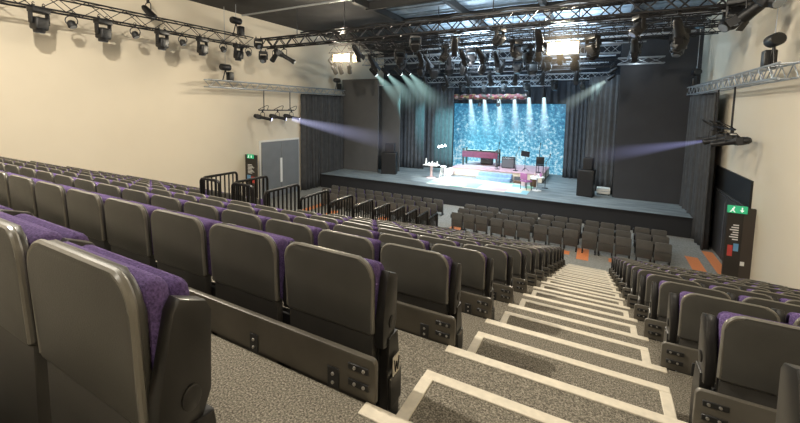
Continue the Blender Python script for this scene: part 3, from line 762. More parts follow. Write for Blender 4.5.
def totem(xw, sg, y, z1, wd, label, off=0.0):
    # board standing out from the wall, its printed side towards the seats
    t = thing('notice_board', label, 'notice board', (xw, y, FL))
    h = z1 - FL
    s = MB(); s.box((0.0, -0.09, 0), (sg * wd, 0.0, h), 0.006, 1); place('board', s.mesh('board', 'totem'), t)
    A = lambda q_: sg * wd * (off + (1 - off) * q_)
    if off > 0:
        s = MB(); s.box((0.0, -0.10, 0), (sg * wd * off, -0.088, h), 0.003, 1); place('side_panel', s.mesh('side_panel', 'brown_panel'), t)
    s = MB()
    for k in range(7): s.box((A(0.24), -0.098, h - 0.52 - 0.07 * k), (A(0.60 + 0.10 * ((k * 7) % 3)), -0.09, h - 0.49 - 0.07 * k))
    place('printed_lines', s.mesh('printed_lines', 'white'), t)
    s = MB(); s.box((A(0.52), -0.098, h - 1.42), (A(0.84), -0.09, h - 1.10)); place('red_notice', s.mesh('red_notice', 'poster_red'), t)
    s = MB(); s.box((A(0.16), -0.098, h - 1.26), (A(0.48), -0.09, h - 1.04)); place('blue_notice', s.mesh('blue_notice', 'poster_blue'), t)
    s = MB(); s.box((A(0.0) - sg * 0.10, -0.105, h - 1.66), (A(0.0) - sg * 0.01, -0.09, h - 1.54)) if off > 0 else s.box((A(0.04), -0.098, h - 1.66), (A(0.18), -0.09, h - 1.54))
    place('switch_plate', s.mesh('switch_plate', 'white'), t)
def exit_sign(xw, sg, y, z, label, sc=0.7):
    t = thing('exit_sign', label, 'exit sign', (xw, y, z)); t.scale = (sc, 1, sc)
    s = MB(); s.box((-0.31, -0.03, 0), (0.31, 0.03, 0.30), 0.008, 1); place('panel', s.mesh('panel', 'exit_green'), t)
    Y0, Y1 = -0.036, -0.029; fx = -0.13
    a = MB(); P = lambda pts: a.prism(pts, Y0, Y1, 'Y')
    P([(fx - 0.035, 0.20), (fx + 0.035, 0.20), (fx + 0.015, 0.12), (fx + 0.07, 0.04), (fx + 0.035, 0.03), (fx - 0.02, 0.11), (fx - 0.07, 0.035), (fx - 0.11, 0.045), (fx - 0.055, 0.125)])
    b_ = MB(); b_.lathe([(0.028, Y0), (0.028, Y1)], 12, 'Y', (fx + 0.02, 0, 0.238))
    fg = place('running_figure', a.mesh('running_figure', 'sign_white'), t); place('head_dot', b_.mesh('head_dot', 'sign_white'), fg)
    a = MB(); a.prism([(0.12, 0.25), (0.16, 0.25), (0.16, 0.14), (0.21, 0.14), (0.14, 0.05), (0.07, 0.14), (0.12, 0.14)], Y0, Y1, 'Y')
    place('arrow', a.mesh('arrow', 'sign_white'), t)
totem(WALL_L, 1, 12.45, -1.33, 0.80, 'dark notice board standing out from the left wall before the grey doors')
exit_sign(WALL_L + 0.45, 1, 12.30, -1.50, 'green exit sign with running figure on the left notice board')
totem(WALL_R, -1, 13.25, -1.60, 0.60, 'dark notice board standing out from the right wall before the dark doors', 0.42)
exit_sign(WALL_R - 0.42, -1, 13.10, -1.74, 'green exit sign with running figure on the right notice board')

# ------------------------------------------------------------------ trusses
def truss(a, b_, s_, m, label, name='lighting_truss', rc=0.026, rl=0.013, step=None, tri=False):
    a = Vector(a); b_ = Vector(b_); d = b_ - a; Ln = d.length; d.normalize()
    up = Vector((0, 0, 1)); sd = d.cross(up).normalized(); up = sd.cross(d)
    root = thing(name, label, 'truss', a, (0, 0, 0), 'lighting trusses')
    h = s_ / 2
    offs = [sd * h + up * h, -sd * h + up * h, -sd * h - up * h, sd * h - up * h] if not tri else [sd * h + up * h, -sd * h + up * h, -up * h]
    for o_ in offs:
        q = MB(); q.tube([o_, o_ + d * Ln], rc, 8); place('chord', q.mesh('chord', m), root)
    n = max(2, int(round(Ln / (step or s_ * 1.0)))); q = MB()
    N = len(offs)
    for f_ in range(N):
        o1, o2 = offs[f_], offs[(f_ + 1) % N]
        for i in range(n):
            p0 = (o1 if i % 2 == 0 else o2) + d * (Ln * i / n); p1 = (o2 if i % 2 == 0 else o1) + d * (Ln * (i + 1) / n)
            q.tube([p0, p1], rl, 5)
    place('lacing', q.mesh('lacing', m), root)
    return root
truss((-14.4, -1.0, 4.05), (-14.4, 11.66, 4.05), 0.42, 'truss_dark', 'dark truss running along the top of the left wall', step=0.55)
truss((-15.2, 9.9, 2.10), (-15.2, 20.2, 2.10), 0.32, 'truss_silver', 'silver truss running along the middle of the left wall')
truss((3.45, 10.3, 2.02), (3.45, 21.3, 2.02), 0.32, 'truss_silver', 'silver truss running along the right wall')
truss((3.0, 4.0, 4.25), (3.0, 12.05, 4.25), 0.42, 'truss_dark', 'dark truss running along the top of the right wall', step=0.55)
truss((-14.3, 12.4, 4.1), (3.7, 12.4, 4.1), 0.40, 'truss_dark', 'dark front truss crossing the whole hall over the seats', rc=0.04, rl=0.024)
truss((-12.4, 15.2, 4.1), (3.6, 15.2, 4.1), 0.40, 'truss_dark', 'dark truss crossing the hall, second back from the seats')
truss((-12.6, 17.2, 4.2), (3.6, 17.2, 4.2), 0.40, 'truss_dark', 'dark truss crossing the hall in front of the stage edge')
truss((-12.8, 19.0, 3.87), (0.6, 19.0, 3.87), 0.36, 'truss_silver', 'silver truss with bright spotlights over the front of the stage')
truss((-12.0, 21.0, 3.45), (2.6, 21.0, 3.45), 0.34, 'truss_dark', 'silver truss over the middle of the stage')
truss((0.55, 20.05, 3.42), (2.35, 20.05, 3.42), 0.28, 'truss_silver', 'short silver truss in front of the charcoal right flat', step=0.6)
truss((-10.5, 22.8, 3.0), (0.4, 22.8, 3.0), 0.32, 'truss_silver', 'silver truss over the riser')
truss((-9.6, 24.3, 2.75), (-2.6, 24.3, 2.75), 0.30, 'truss_silver', 'silver truss carrying the backdrop lamps')
t = thing('garland_bar', 'red and gold decorated bar hanging over the blue backdrop', 'garland', (-8.65, 23.9, 1.93))
q = MB(); q.tube([(4.6 * k / 40, 0.02 * math.sin(k * 2.1), 0.03 * math.sin(k * 1.3)) for k in range(41)], 0.17, 10)
place('flower_sleeve', q.mesh('flower_sleeve', 'garland'), t)
q = MB(); q.tube([(-0.1, 0, 0), (4.7, 0, 0)], 0.03, 8); place('bar', q.mesh('bar', 'truss_dark'), t)
for xx in (0.3, 2.4, 4.5):
    q = MB(); q.tube([(xx, 0, 0.1), (xx, 0.32, 0.70)], 0.012, 6); place('hanger', q.mesh('hanger', 'truss_dark'), t)

# ceiling services
def bar(p0, p1, r_, m, label, name='ceiling_pipe', cat='pipe'):
    q = MB(); q.tube([p0, p1], r_, 10); o = place(name, q.mesh(name, m)); return tag(o, label, cat, 'pipes under the ceiling')
bar((-14.6, 11.4, 5.25), (3.8, 11.4, 5.25), 0.04, 'duct', 'thin pale pipe under the ceiling nearest the seats')
bar((-15.3, 16.0, 5.2), (3.8, 15.6, 5.2), 0.05, 'duct', 'thin pale pipe under the ceiling above the second truss')
bar((-7.5, 17.9, 4.95), (3.8, 17.9, 4.95), 0.13, 'duct', 'thick silver duct under the ceiling above the stage edge', 'ceiling_duct', 'duct')
bar((-8.0, 19.9, 4.9), (3.8, 19.9, 4.9), 0.12, 'duct', 'thick silver duct under the ceiling over the stage', 'ceiling_duct', 'duct')
bar((-9.0, 22.0, 4.6), (3.0, 22.0, 4.6), 0.10, 'duct', 'thick silver duct under the ceiling over the riser', 'ceiling_duct', 'duct')
for i, (y, z, xa, xb, rr_) in enumerate([(18.1, 4.45, -9.5, 3.2, 0.04), (18.6, 4.05, -10.5, 1.5, 0.03), (19.6, 4.5, -9.5, 3.3, 0.05), (20.1, 3.85, -10.0, 0.5, 0.035), (20.6, 4.35, -9.0, 2.6, 0.04), (21.6, 3.9, -10.0, 0.5, 0.04), (22.3, 3.65, -9.6, 0.2, 0.03), (23.2, 4.1, -9.4, 0.3, 0.05), (23.7, 3.5, -9.4, -0.4, 0.035), (25.0, 3.9, -9.8, -0.2, 0.045)]):
    q = MB(); q.tube([(xa, y, z), (xb, y, z)], rr_, 8)
    for k in range(4):
        xx = xa + (xb - xa) * (0.1 + 0.27 * k); q.tube([(xx, y, z), (xx, y, CEIL)], 0.012, 5)
    o = place('fly_bar', q.mesh('fly_bar', 'duct')); tag(o, 'silver bar hung level above the stage, %s back from the seats' % ORD[i + 1], 'bar', 'silver bars above the stage')
def joist(a, b_, label):
    q = MB(); q.box(a, b_, 0.01, 1); o = place('ceiling_beam', q.mesh('ceiling_beam', 'beam_dark')); o['kind'] = 'structure'
for i, y in enumerate((13.2, 16.6, 20.6, 24.0)): joist((-9.0, y - 0.1, CEIL - 0.35), (WALL_R, y + 0.1, CEIL), '')
for i, x in enumerate((-8.9, -5.6, -2.3, 1.0)): joist((x - 0.09, 12.0, CEIL - 0.30), (x + 0.09, BACKY, CEIL - 0.001), '')

# ------------------------------------------------------------------ luminaires
q = MB(); q.lathe([(0.05, -0.22), (0.085, -0.16), (0.095, 0.05), (0.105, 0.20), (0.105, 0.24), (0.09, 0.24)], 18, 'Z'); F_PAR = q.mesh('body', 'fixture')
q = MB(); q.lathe([(0.0, 0.225), (0.092, 0.225), (0.092, 0.243), (0, 0.25)], 18, 'Z'); F_PARLENS = q.mesh('lens', 'lens')
q = MB(); q.lathe([(0.0, 0.225), (0.092, 0.225), (0.092, 0.243), (0, 0.25)], 18, 'Z'); F_PARLIT = q.mesh('lens', 'lamp_white')
q = MB(); q.lathe([(0.0, 0.225), (0.092, 0.225), (0.092, 0.243), (0, 0.25)], 18, 'Z'); F_PARBLUE = q.mesh('lens', 'lamp_blue')
q = MB(); q.tube([(-0.13, 0, 0), (-0.13, 0, 0.2), (-0.09, 0, 0.25), (0.09, 0, 0.25), (0.13, 0, 0.2), (0.13, 0, 0)], 0.014, 6); F_YOKE = q.mesh('yoke', 'fixture')
q = MB(); q.box((-0.035, -0.03, -0.06), (0.035, 0.03, 0.04), 0.008, 1); q.tube([(0, 0, 0.03), (0, 0.05, 0.07), (0, 0.0, 0.11), (0, -0.05, 0.07)], 0.012, 6); F_CLAMP = q.mesh('clamp', 'fixture')
q = MB(); q.box((-0.24, -0.15, -0.16), (0.24, 0.15, 0.0), 0.03, 2); F_MHBASE = q.mesh('base', 'fixture')
q = MB(); q.box((-0.035, -0.07, -0.50), (0.035, 0.07, -0.14), 0.025, 2); F_MHYOKE = q.mesh('yoke_arm', 'fixture')
q = MB(); q.box((-0.185, -0.17, -0.24), (0.185, 0.17, 0.14), 0.06, 3); q.lathe([(0.14, -0.32), (0.165, -0.2)], 18); F_MHHEAD = q.mesh('head', 'fixture')
q = MB(); q.lathe([(0.0, -0.335), (0.12, -0.335), (0.13, -0.31)], 18); F_MHLENS = q.mesh('lens', 'lens')
q = MB(); q.tube([(0.15 * math.cos(2 * PI * k / 16), 0, 0.15 * math.sin(2 * PI * k / 16)) for k in range(16)], 0.016, 6, True); F_RING = q.mesh('hoop', 'fixture')
q = MB(); q.lathe([(0.05, -0.12), (0.11, -0.06), (0.12, 0.08), (0.10, 0.11)], 16); F_SMALL = q.mesh('body', 'fixture')
q = MB(); q.lathe([(0.0, 0.105), (0.09, 0.108), (0.09, 0.118), (0, 0.122)], 16); F_SMALLLENS = q.mesh('lens', 'lens')
q = MB(); q.lathe([(0.06, -0.42), (0.10, -0.36), (0.10, -0.08), (0.075, -0.04), (0.075, 0.34), (0.088, 0.36), (0.088, 0.44)], 16); q.box((-0.11, -0.11, -0.3), (0.11, 0.11, -0.12), 0.02, 1); F_PROF = q.mesh('body', 'fixture')
q = MB()
for k in range(4):
    a = k * PI / 2; q.obox((0.12 * math.cos(a), 0.12 * math.sin(a), 0.31), (0.16, 0.01, 0.16), (0.35 * (1 if k % 2 else 1), 0, a + PI / 2))
F_BARN = q.mesh('barn_doors', 'fixture')

def aim(o, d, ax='Z'):
    o.rotation_mode = 'QUATERNION'; o.rotation_quaternion = Vector(d).to_track_quat(ax, 'Y')
def par(x, y, z, d, label, group, lens=None, sc=1.0, barn=False, prof=False):
    t = thing('spotlight', label, 'spotlight', (x, y, z), (0, 0, 0), group); t.scale = (sc,) * 3
    place('clamp', F_CLAMP, t)
    yk = place('yoke', F_YOKE, t, (0, 0, -0.31))
    bd = place('body', F_PROF if prof else F_PAR, t, (0, 0, -0.31)); aim(bd, d)
    le = place('lens', lens or F_PARLENS, bd)
    if prof: le.location = (0, 0, 0.2); le.scale = (0.8, 0.8, 1)
    if barn: place('barn_doors', F_BARN, bd)
    return t
def mover(x, y, z, tilt, rz, label, group, sc=1.0):
    t = thing('moving_head_light', label, 'stage light', (x, y, z), (0, 0, rz), group); t.scale = (sc,) * 3
    place('clamp', F_CLAMP, t, (-0.14, 0, 0.04)); place('clamp', F_CLAMP, t, (0.14, 0, 0.04))
    place('base', F_MHBASE, t); place('yoke_arm', F_MHYOKE, t, (-0.23, 0, 0)); place('yoke_arm', F_MHYOKE, t, (0.23, 0, 0))
    hd = place('head', F_MHHEAD, t, (0, 0, -0.42), (tilt, 0, 0)); place('lens', F_MHLENS, hd)
    return t
def ringlight(x, y, z, d, label, group):
    t = thing('hoop_light', label, 'stage light', (x, y, z), (0, 0, 0), group)
    place('clamp', F_CLAMP, t); place('hoop', F_RING, t, (0, 0, -0.2), (0, 0, 1.2))
    bd = place('body', F_SMALL, t, (0, 0, -0.3)); aim(bd, d); place('lens', F_SMALLLENS, bd)

NAMES5 = ['nearest', 'second', 'third', 'fourth', 'furthest']
for i, y in enumerate((3.88, 5.52, 7.45, 9.1, 10.88)):
    mover(-14.27, y, 3.84, 0.1, PI / 2 + 0.25, 'boxy black stage light on the upper left wall truss, %s one' % NAMES5[i], 'boxy lights on the upper left truss', 0.95)
for i, y in enumerate((4.65, 6.49, 8.23, 10.06, 11.41)):
    ringlight(-14.24, y, 3.82, (0.5, 0.2, -1), 'small hoop shaped light on the upper left wall truss, %s one' % NAMES5[i], 'hoop lights on the upper left truss')
par(-15.0, 7.4, 4.98, (0.6, 0.3, -0.7), 'lone spotlight high on the left wall above the truss', 'spotlights', sc=1.3)
# lights on the left end of the front truss
mover(-14.55, 12.3, 4.35, -1.2, 1.0, 'black moving light at the left end of the front truss, upper one', 'lights on the front truss', 0.8)
mover(-14.35, 12.4, 3.75, -0.9, 0.6, 'black moving light at the left end of the front truss, lower one', 'lights on the front truss', 0.8)
par(-13.58, 12.4, 3.84, (-0.7, 0.1, -0.6), 'spotlight hanging under the left end of the front truss, outer one', 'lights on the front truss', sc=1.2)
par(-13.0, 12.4, 3.84, (0.8, 0.5, -0.55), 'long spotlight hanging under the left end of the front truss', 'lights on the front truss', sc=1.25, prof=True)
T1X = [(-9.0, 0), (-6.3, 1), (-4.74, 0), (-3.15, 1), (-1.9, 0), (0.83, 1), (1.75, 0)]
for i, (x, k) in enumerate(T1X):
    lab = 'light under the front truss, %s one from its right end' % ORD[len(T1X) - i]
    if k: mover(x, 12.4, 3.88, 0.7, 0.4 * i, 'black moving ' + lab, 'lights on the front truss', 0.85)
    else: par(x, 12.4, 3.86, (0.3 * math.sin(i * 2.3), 0.8, -0.7), 'black barn door ' + lab, 'lights on the front truss', sc=1.25, barn=True)
for i, (x, y, k) in enumerate([(3.0, 12.9, 1), (2.95, 12.1, 1), (3.05, 11.2, 0), (3.0, 10.3, 1)]):
    lab = 'light on the upper right wall truss, %s from the stage end' % ORD[i + 1]
    if k: mover(x, y, 4.02, -0.9, -1.0 + 0.5 * i, 'black moving ' + lab, 'lights on the upper right truss', 1.0)
    else: par(x, y, 4.0, (-0.6, 0.6, -0.6), 'black barn door ' + lab, 'lights on the upper right truss', sc=1.4, barn=True)
# second truss: hanging lights
T2X = [(-9.98, 0), (-8.39, 1), (-7.36, 0), (-6.16, 1), (-5.38, 0), (-4.6, 0), (-3.14, 1), (-2.27, 0), (-0.43, 1), (0.9, 0), (2.2, 1)]
for i, (x, k) in enumerate(T2X):
    lab = 'light under the second truss, %s one from its left end' % ORD[i + 1]
    if k: mover(x, 15.2, 3.88, 0.5, 0.7 * i, 'black moving ' + lab, 'lights on the second truss')
    else: par(x, 15.2, 3.86, (0.3 * math.sin(i * 1.7), 0.9, -0.7), 'black barn door ' + lab, 'lights on the second truss', sc=1.25, barn=True)
T3X = [(-11.0, 0), (-9.3, 1), (-7.9, 0), (-6.7, 0), (-5.6, 1), (-4.4, 0), (-3.0, 1), (-1.7, 0), (-0.4, 1), (1.1, 0), (2.4, 1)]
for i, (x, k) in enumerate(T3X):
    lab = 'light under the third truss, %s one from its left end' % ORD[i + 1]
    if k: mover(x, 17.2, 3.98, 0.3, 0.9 * i, 'black moving ' + lab, 'lights on the third truss', 1.05)
    else: par(x, 17.2, 3.96, (0.3 * math.sin(i * 1.3), 0.9, -0.8), 'black barn door ' + lab, 'lights on the third truss', sc=1.3, barn=True)
# stage truss: four bright spots and movers
SP = [-12.15, -11.35, -10.45, -9.9]
for i, x in enumerate(SP):
    par(x, 19.0, 3.68, (0.62, 0.45, -0.75), 'bright white spotlight over the left of the stage, %s from left' % ORD[i + 1], 'bright spotlights over the left of the stage', F_PARLIT, 1.25)
for i, x in enumerate((-9.0, -8.2, -7.3, -6.5, -5.5, -4.61, -3.73, -3.05, -2.43, -1.2)):
    mover(x, 19.0, 3.66, 0.2 + 0.1 * (i % 3), 0.5 * i, 'black moving light over the stage front, %s right of the bright spotlights' % ORD[i + 1], 'moving lights over the stage front', 1.0 + 0.2 * (i in (1, 7)))
par(0.42, 20.8, 3.35, (-0.8, 0.35, -0.55), 'bright spotlight at the right of the stage truss, upper one', 'bright spotlights at the right of the stage', F_PARLIT, 0.85)
par(0.36, 20.8, 3.02, (-0.8, 0.35, -0.55), 'bright spotlight at the right of the stage truss, lower one', 'bright spotlights at the right of the stage', F_PARLIT, 0.85)
for i, x in enumerate((-9.6, -8.2, -6.9, -5.6, -4.2, -2.8, -1.2)):
    par(x, 21.0, 3.28, (0.2 * math.sin(i), 0.5, -0.8), 'small spotlight under the middle stage truss, %s from left' % ORD[i + 1], 'spotlights on the middle stage truss', F_PARLENS, 1.2, barn=True)
for i, x in enumerate((-9.0, -7.8, -6.4, -5.2, -3.9, -2.4, -1.0)):
    mover(x, 22.8, 2.84, 0.2, 0.8 * i, 'black moving light under the riser truss, %s from left' % ORD[i + 1], 'moving lights on the riser truss', 0.8)
BX = [-7.75, -6.8, -5.86, -4.88, -4.0, -3.12]
for i, x in enumerate(BX):
    par(x, 24.3, 2.60, (0.02, 0.35, -1), 'white lamp shining down the blue backdrop, %s from left' % ORD[i + 1], 'lamps shining down the backdrop', F_PARLIT, 1.25)
for i, x in enumerate((-6.95, -5.75)):
    ringlight(x, 23.9, 1.74, (0, -0.6, -1), 'round dark lamp under the decorated bar, %s one' % ('left' if i == 0 else 'right'), 'round lamps under the decorated bar')

# flood lights that shine at the seats
def flood(x, y, z, label, w=0.42, h=0.36, drop=0.35):
    t = thing('flood_light', label, 'flood light', (x, y, z), (0, 0, 0), 'lit flood lights')
    q = MB(); q.box((-w / 2 - 0.03, 0.0, -h / 2 - 0.03), (w / 2 + 0.03, 0.16, h / 2 + 0.03), 0.02, 1); place('housing', q.mesh('housing', 'fixture'), t)
    q = MB(); q.box((-w / 2, -0.012, -h / 2), (w / 2, 0.004, h / 2), 0.004, 1); place('lamp', q.mesh('lamp', 'lamp_warm'), t)
    q = MB(); q.box((-w / 2 - 0.045, -0.006, -h / 2 - 0.045), (w / 2 + 0.045, 0.012, h / 2 + 0.045), 0.004, 1); place('reflector', q.mesh('reflector', 'reflector'), t)
    q = MB(); q.tube([(-w / 2 - 0.05, 0.08, 0), (-w / 2 - 0.05, 0.08, h / 2 + 0.08), (w / 2 + 0.05, 0.08, h / 2 + 0.08), (w / 2 + 0.05, 0.08, 0)], 0.015, 6); place('yoke', q.mesh('yoke', 'fixture'), t)
    q = MB(); q.tube([(0, 0.08, h / 2 + 0.08), (0, 0.2, h / 2 + drop)], 0.02, 6); place('stem', q.mesh('stem', 'fixture'), t)
flood(-11.9, 15.0, 3.62, 'lit warm flood light at the left end of the second truss, left one', 0.40, 0.28, 0.16)
flood(-11.35, 15.0, 3.60, 'lit warm flood light at the left end of the second truss, middle one', 0.40, 0.28, 0.16)
flood(-10.72, 15.0, 3.55, 'lit warm flood light at the left end of the second truss, right one', 0.30, 0.28, 0.2)
flood(-1.66, 15.0, 3.45, 'large lit flood light at centre of the second truss, left one', 0.46, 0.36, 0.3)
flood(-1.13, 15.0, 3.45, 'large lit flood light at centre of the second truss, right one', 0.46, 0.36, 0.3)
for i, (x, z) in enumerate([(-12.3, 3.45), (-12.15, 3.1), (-11.75, 3.1), (-11.2, 3.1)]):
    par(x, 15.1, z + 0.3, (0.3 - 0.2 * i, 0.6, -0.7), 'grey spotlight clustered below the left flood lights, %s from left' % ORD[i + 1], 'spotlights below the left flood lights', sc=1.1)

# wall truss fittings: motors, brackets and hanging trios
def motor(x, y, z, sg, label):
    t = thing('chain_hoist', label, 'chain hoist', (x, y, z), (0, 0, 0), 'chain hoists on the wall trusses')
    q = MB(); q.lathe([(0.13, -0.24), (0.15, -0.2), (0.15, 0.2), (0.13, 0.24)], 16, 'Y', (0, 0, 0.62)); place('motor', q.mesh('motor', 'fixture'), t)
    q = MB(); q.box((-0.12, 0.12, 0.0), (0.12, 0.38, 0.42), 0.03, 2); place('chain_bag', q.mesh('chain_bag', 'fixture'), t)
    q = MB()
    for s1 in (-1, 1): q.tube([(0, 0, 0.52), (0, s1 * 0.16, 0.0)], 0.025, 6)
    place('sling', q.mesh('sling', 'fixture'), t)
    q = MB(); q.tube([(0, 0, 0.75), (0, 0, CEIL - z)], 0.012, 5); place('chain', q.mesh('chain', 'duct'), t)
motor(-15.2, 10.9, 2.26, 1, 'chain hoist at the near end of the left wall truss')
motor(-15.2, 19.5, 2.26, 1, 'chain hoist at the stage end of the left wall truss')
motor(3.45, 11.3, 2.18, -1, 'chain hoist at the near end of the right wall truss')
motor(3.45, 19.7, 2.18, -1, 'chain hoist at the stage end of the right wall truss')
motor(-14.4, 10.88, 4.27, 1, 'chain hoist at the stage end of the upper left truss')
def trio(x, y0, y1, ztop, z, d, side, lit):
    ym = (y0 + y1) / 2
    t = thing('hanging_light_bar', 'black light bar hung on two rods below the %s wall truss' % side, 'light bar', (x, ym, z))
    q = MB(); q.tube([(0, y0 - ym - 0.35, 0), (0, y1 - ym + 0.35, 0)], 0.03, 8); place('bar', q.mesh('bar', 'truss_dark'), t)
    for yy in (y0, y1):
        q = MB(); q.tube([(0, yy - ym, 0), (0, yy - ym, ztop - z)], 0.026, 8); place('rod', q.mesh('rod', 'truss_dark'), t)
    sg = 1 if x < 0 else -1
    for k in range(3):
        q = MB()
        yc = y0 - ym - 0.1 + (y1 - y0 + 0.2) * k / 2
        q.tube([(sg * (0.02 + 0.34 * math.sin(PI * a_ / 10)) , yc - 0.3 + 0.6 * a_ / 10, 0.02 + 0.22 * math.sin(PI * a_ / 10)) for a_ in range(11)], 0.016, 6)
        place('cable', q.mesh('cable', 'fixture'), t)
    for i in range(3):
        yy = y0 - 0.1 + (y1 - y0 + 0.2) * i / 2
        par(x, yy, z - 0.05, d, 'profile spotlight on the hanging bar by the %s wall, %s' % (side, ['nearest', 'middle one', 'furthest']    [i]), 'profile spotlights by the %s wall' % side, F_PARBLUE, 1.05, prof=True)
trio(-15.1, 13.1, 15.0, 1.95, 0.92, (0.72, 0.62, -0.22), 'left', 2)
trio(3.35, 13.6, 15.4, 1.87, 0.62, (-0.78, 0.45, -0.20), 'right', 2)

# clutter of hanger rods and cables between trusses
for i, (x, y, z0, z1) in enumerate([(-1.9, 15.1, 3.7, 5.25), (-0.9, 15.1, 3.7, 5.25), (-6.5, 15.2, 4.3, 5.3), (-3.7, 17.2, 4.4, 5.3), (0.4, 15.2, 4.3, 5.3), (-9.6, 12.4, 4.3, 5.3), (-3.4, 12.4, 4.3, 5.3), (1.2, 12.4, 4.3, 5.3),
                                    (-5.0, 19.0, 3.7, 5.3), (-1.0, 19.0, 3.7, 5.3), (-9.0, 19.0, 3.7, 5.3), (-6.0, 21.0, 3.6, 5.3), (-2.0, 21.0, 3.6, 5.3), (-12.2, 12.4, 4.3, 5.3)]):
    q = MB(); q.tube([(0, 0, 0), (0, 0, CEIL - z0 - 0.0)], 0.018, 6)
    o = place('hanger_rod', q.mesh('hanger_rod', 'truss_dark'), None, (x, y, z0)); tag(o, 'thin dark rod hanging a truss from the ceiling', 'rod', 'hanger rods of the trusses')
for i, (y, z) in enumerate([(12.4, 4.32), (15.2, 4.32), (17.2, 4.42), (19.0, 4.07)]):
    q = MB(); pts = [(-12 + 15.2 * k / 60, y + 0.05 * math.sin(k * 1.7), z + 0.11 + 0.04 * math.sin(k * 0.9 + i)) for k in range(61)]
    q.tube(pts, 0.035, 6); o = place('cable_run', q.mesh('cable_run', 'fixture'))
    tag(o, 'bundle of black cable lying along the %s truss' % ['front', 'second', 'third', 'bright spotlight'][i], 'cable')

# ------------------------------------------------------------------ beams of light in the haze
def beam(a, d, L, ra, rb, col, st, label, group, power=1.3):
    me_ = MB(); me_.lathe([(ra, 0), (rb, L)], 24)
    m_ = haze('haze_' + str(len(bpy.data.materials)), col, st, L, ra, rb, power)
    o = place('light_beam', me_.mesh('light_beam', m_), None, a); aim(o, d)
    o['kind'] = 'stuff'; tag(o, label, 'light beam', group)
def start(a, d, off): 
    d = Vector(d).normalized(); return Vector(a) + d * off
for i, x in enumerate(SP):
    d = (0.62, 0.45, -0.75)
    beam(start((x, 19.0, 3.29), d, 0.32), d, 3.0, 0.09, 0.85, (0.62, 1.0, 0.95), 0.62, 'pale green beam from the bright spotlights over the stage, %s from left' % ORD[i + 1], 'beams from the bright spotlights', 1.9)
d = (-0.8, 0.35, -0.55)
beam(start((0.36, 20.8, 2.75), d, 0.34), d, 3.2, 0.10, 0.6, (0.8, 1.0, 0.92), 0.4, 'pale beam from the bright spotlights at the right of the stage', 'beams from the bright spotlights')
for i, x in enumerate(BX):
    d = (0.02, 0.35, -1)
    beam(start((x, 24.3, 2.21), d, 0.34), d, 3.0, 0.11, 0.46, (0.75, 0.95, 1.0), 1.9, 'white beam down the blue backdrop, %s from left' % ORD[i + 1], 'beams down the backdrop')
d = (0.72, 0.62, -0.22)
beam(start((-15.1, 14.5, 0.55), d, 0.45), d, 7.0, 0.14, 0.85, (0.62, 0.64, 1.0), 0.42, 'violet beam from the light bar by the left wall', 'violet side beams', 1.6)
d = (-0.78, 0.55, -0.24)
beam(start((3.35, 14.9, 0.25), d, 0.45), d, 4.6, 0.06, 0.55, (0.50, 0.52, 1.0), 0.40, 'violet beam from the light bar by the right wall', 'violet side beams', 1.6)

def glow(c, r_, col, st, label):  # self-glowing sphere that paints the halo around lit flood lights
    m_ = bpy.data.materials.new('haze_glow'); m_.use_nodes = True; n = m_.node_tree.nodes; l = m_.node_tree.links
    n.remove(n['Principled BSDF']); tc = n.new('ShaderNodeTexCoord'); ln = n.new('ShaderNodeVectorMath'); ln.operation = 'LENGTH'
    l.new(tc.outputs['Object'], ln.inputs[0])
    mr = n.new('ShaderNodeMapRange'); mr.inputs['From Min'].default_value = 0.1 * r_; mr.inputs['From Max'].default_value = r_; mr.inputs['To Min'].default_value = 1; mr.inputs['To Max'].default_value = 0
    l.new(ln.outputs['Value'], mr.inputs['Value'])
    pw = n.new('ShaderNodeMath'); pw.operation = 'POWER'; l.new(mr.outputs['Result'], pw.inputs[0]); pw.inputs[1].default_value = 2.6
    ml = n.new('ShaderNodeMath'); ml.operation = 'MULTIPLY'; l.new(pw.outputs[0], ml.inputs[0]); ml.inputs[1].default_value = st
    em = n.new('ShaderNodeEmission'); em.inputs['Color'].default_value = (*col, 1); l.new(ml.outputs[0], em.inputs['Strength']); l.new(em.outputs[0], n['Material Output'].inputs['Volume'])
    q = MB(); bmesh.ops.create_icosphere(q.bm, subdivisions=3, radius=r_)
    o = place('haze_glow', q.mesh('haze_glow', m_), None, c); o['kind'] = 'stuff'; tag(o, label, 'haze')
glow((-11.4, 14.9, 3.6), 1.5, (1.0, 0.80, 0.52), 0.55, 'warm haze glowing around the left flood lights')
glow((-1.4, 14.9, 3.45), 1.3, (1.0, 0.76, 0.45), 0.55, 'warm haze glowing around the large centre flood lights')
# ------------------------------------------------------------------ lamps
def lamp(kind, loc, power, col, target=None, size=0.2, angle=None, blend=0.5):
    ld = bpy.data.lights.new('lamp', kind); ld.energy = power; ld.color = col
    o = bpy.data.objects.new('lamp', ld); COL.objects.link(o); o.location = loc
    if kind == 'AREA': ld.size = size
    else: ld.shadow_soft_size = size
    if angle: ld.spot_size = angle; ld.spot_blend = blend
    if target is not None: aim(o, Vector(target) - Vector(loc), '-Z')
    return o
WARM = (1.0, 0.92, 0.78)
lamp('POINT', (-6.3, 0.4, 5.35), 2700, WARM, size=0.09)
lamp('POINT', (1.2, -3.0, 5.0), 320, WARM, size=0.3)  # unseen fill lamp added behind the camera
lamp('POINT', (-5.5, -6.5, 5.0), 520, WARM, size=0.3)  # added rear fill, no fixture in view
lamp('POINT', (-12.5, -4.0, 5.0), 500, WARM, size=0.3)  # unseen fill added at the rear left
lamp('POINT', (-3.0, 9.5, 5.0), 500, WARM, size=0.3)  # unseen fill added over the front seats
for x, y in ((-5.0, 3.2), (-10.5, 4.0), (-3.0, 7.6), (1.6, 4.6), (-4.6, -0.6)): lamp('AREA', (x, y, 5.3), 50, WARM, (x, y, 0), 1.4)  # added overhead panels, unseen, that draw rim highlights on the seats
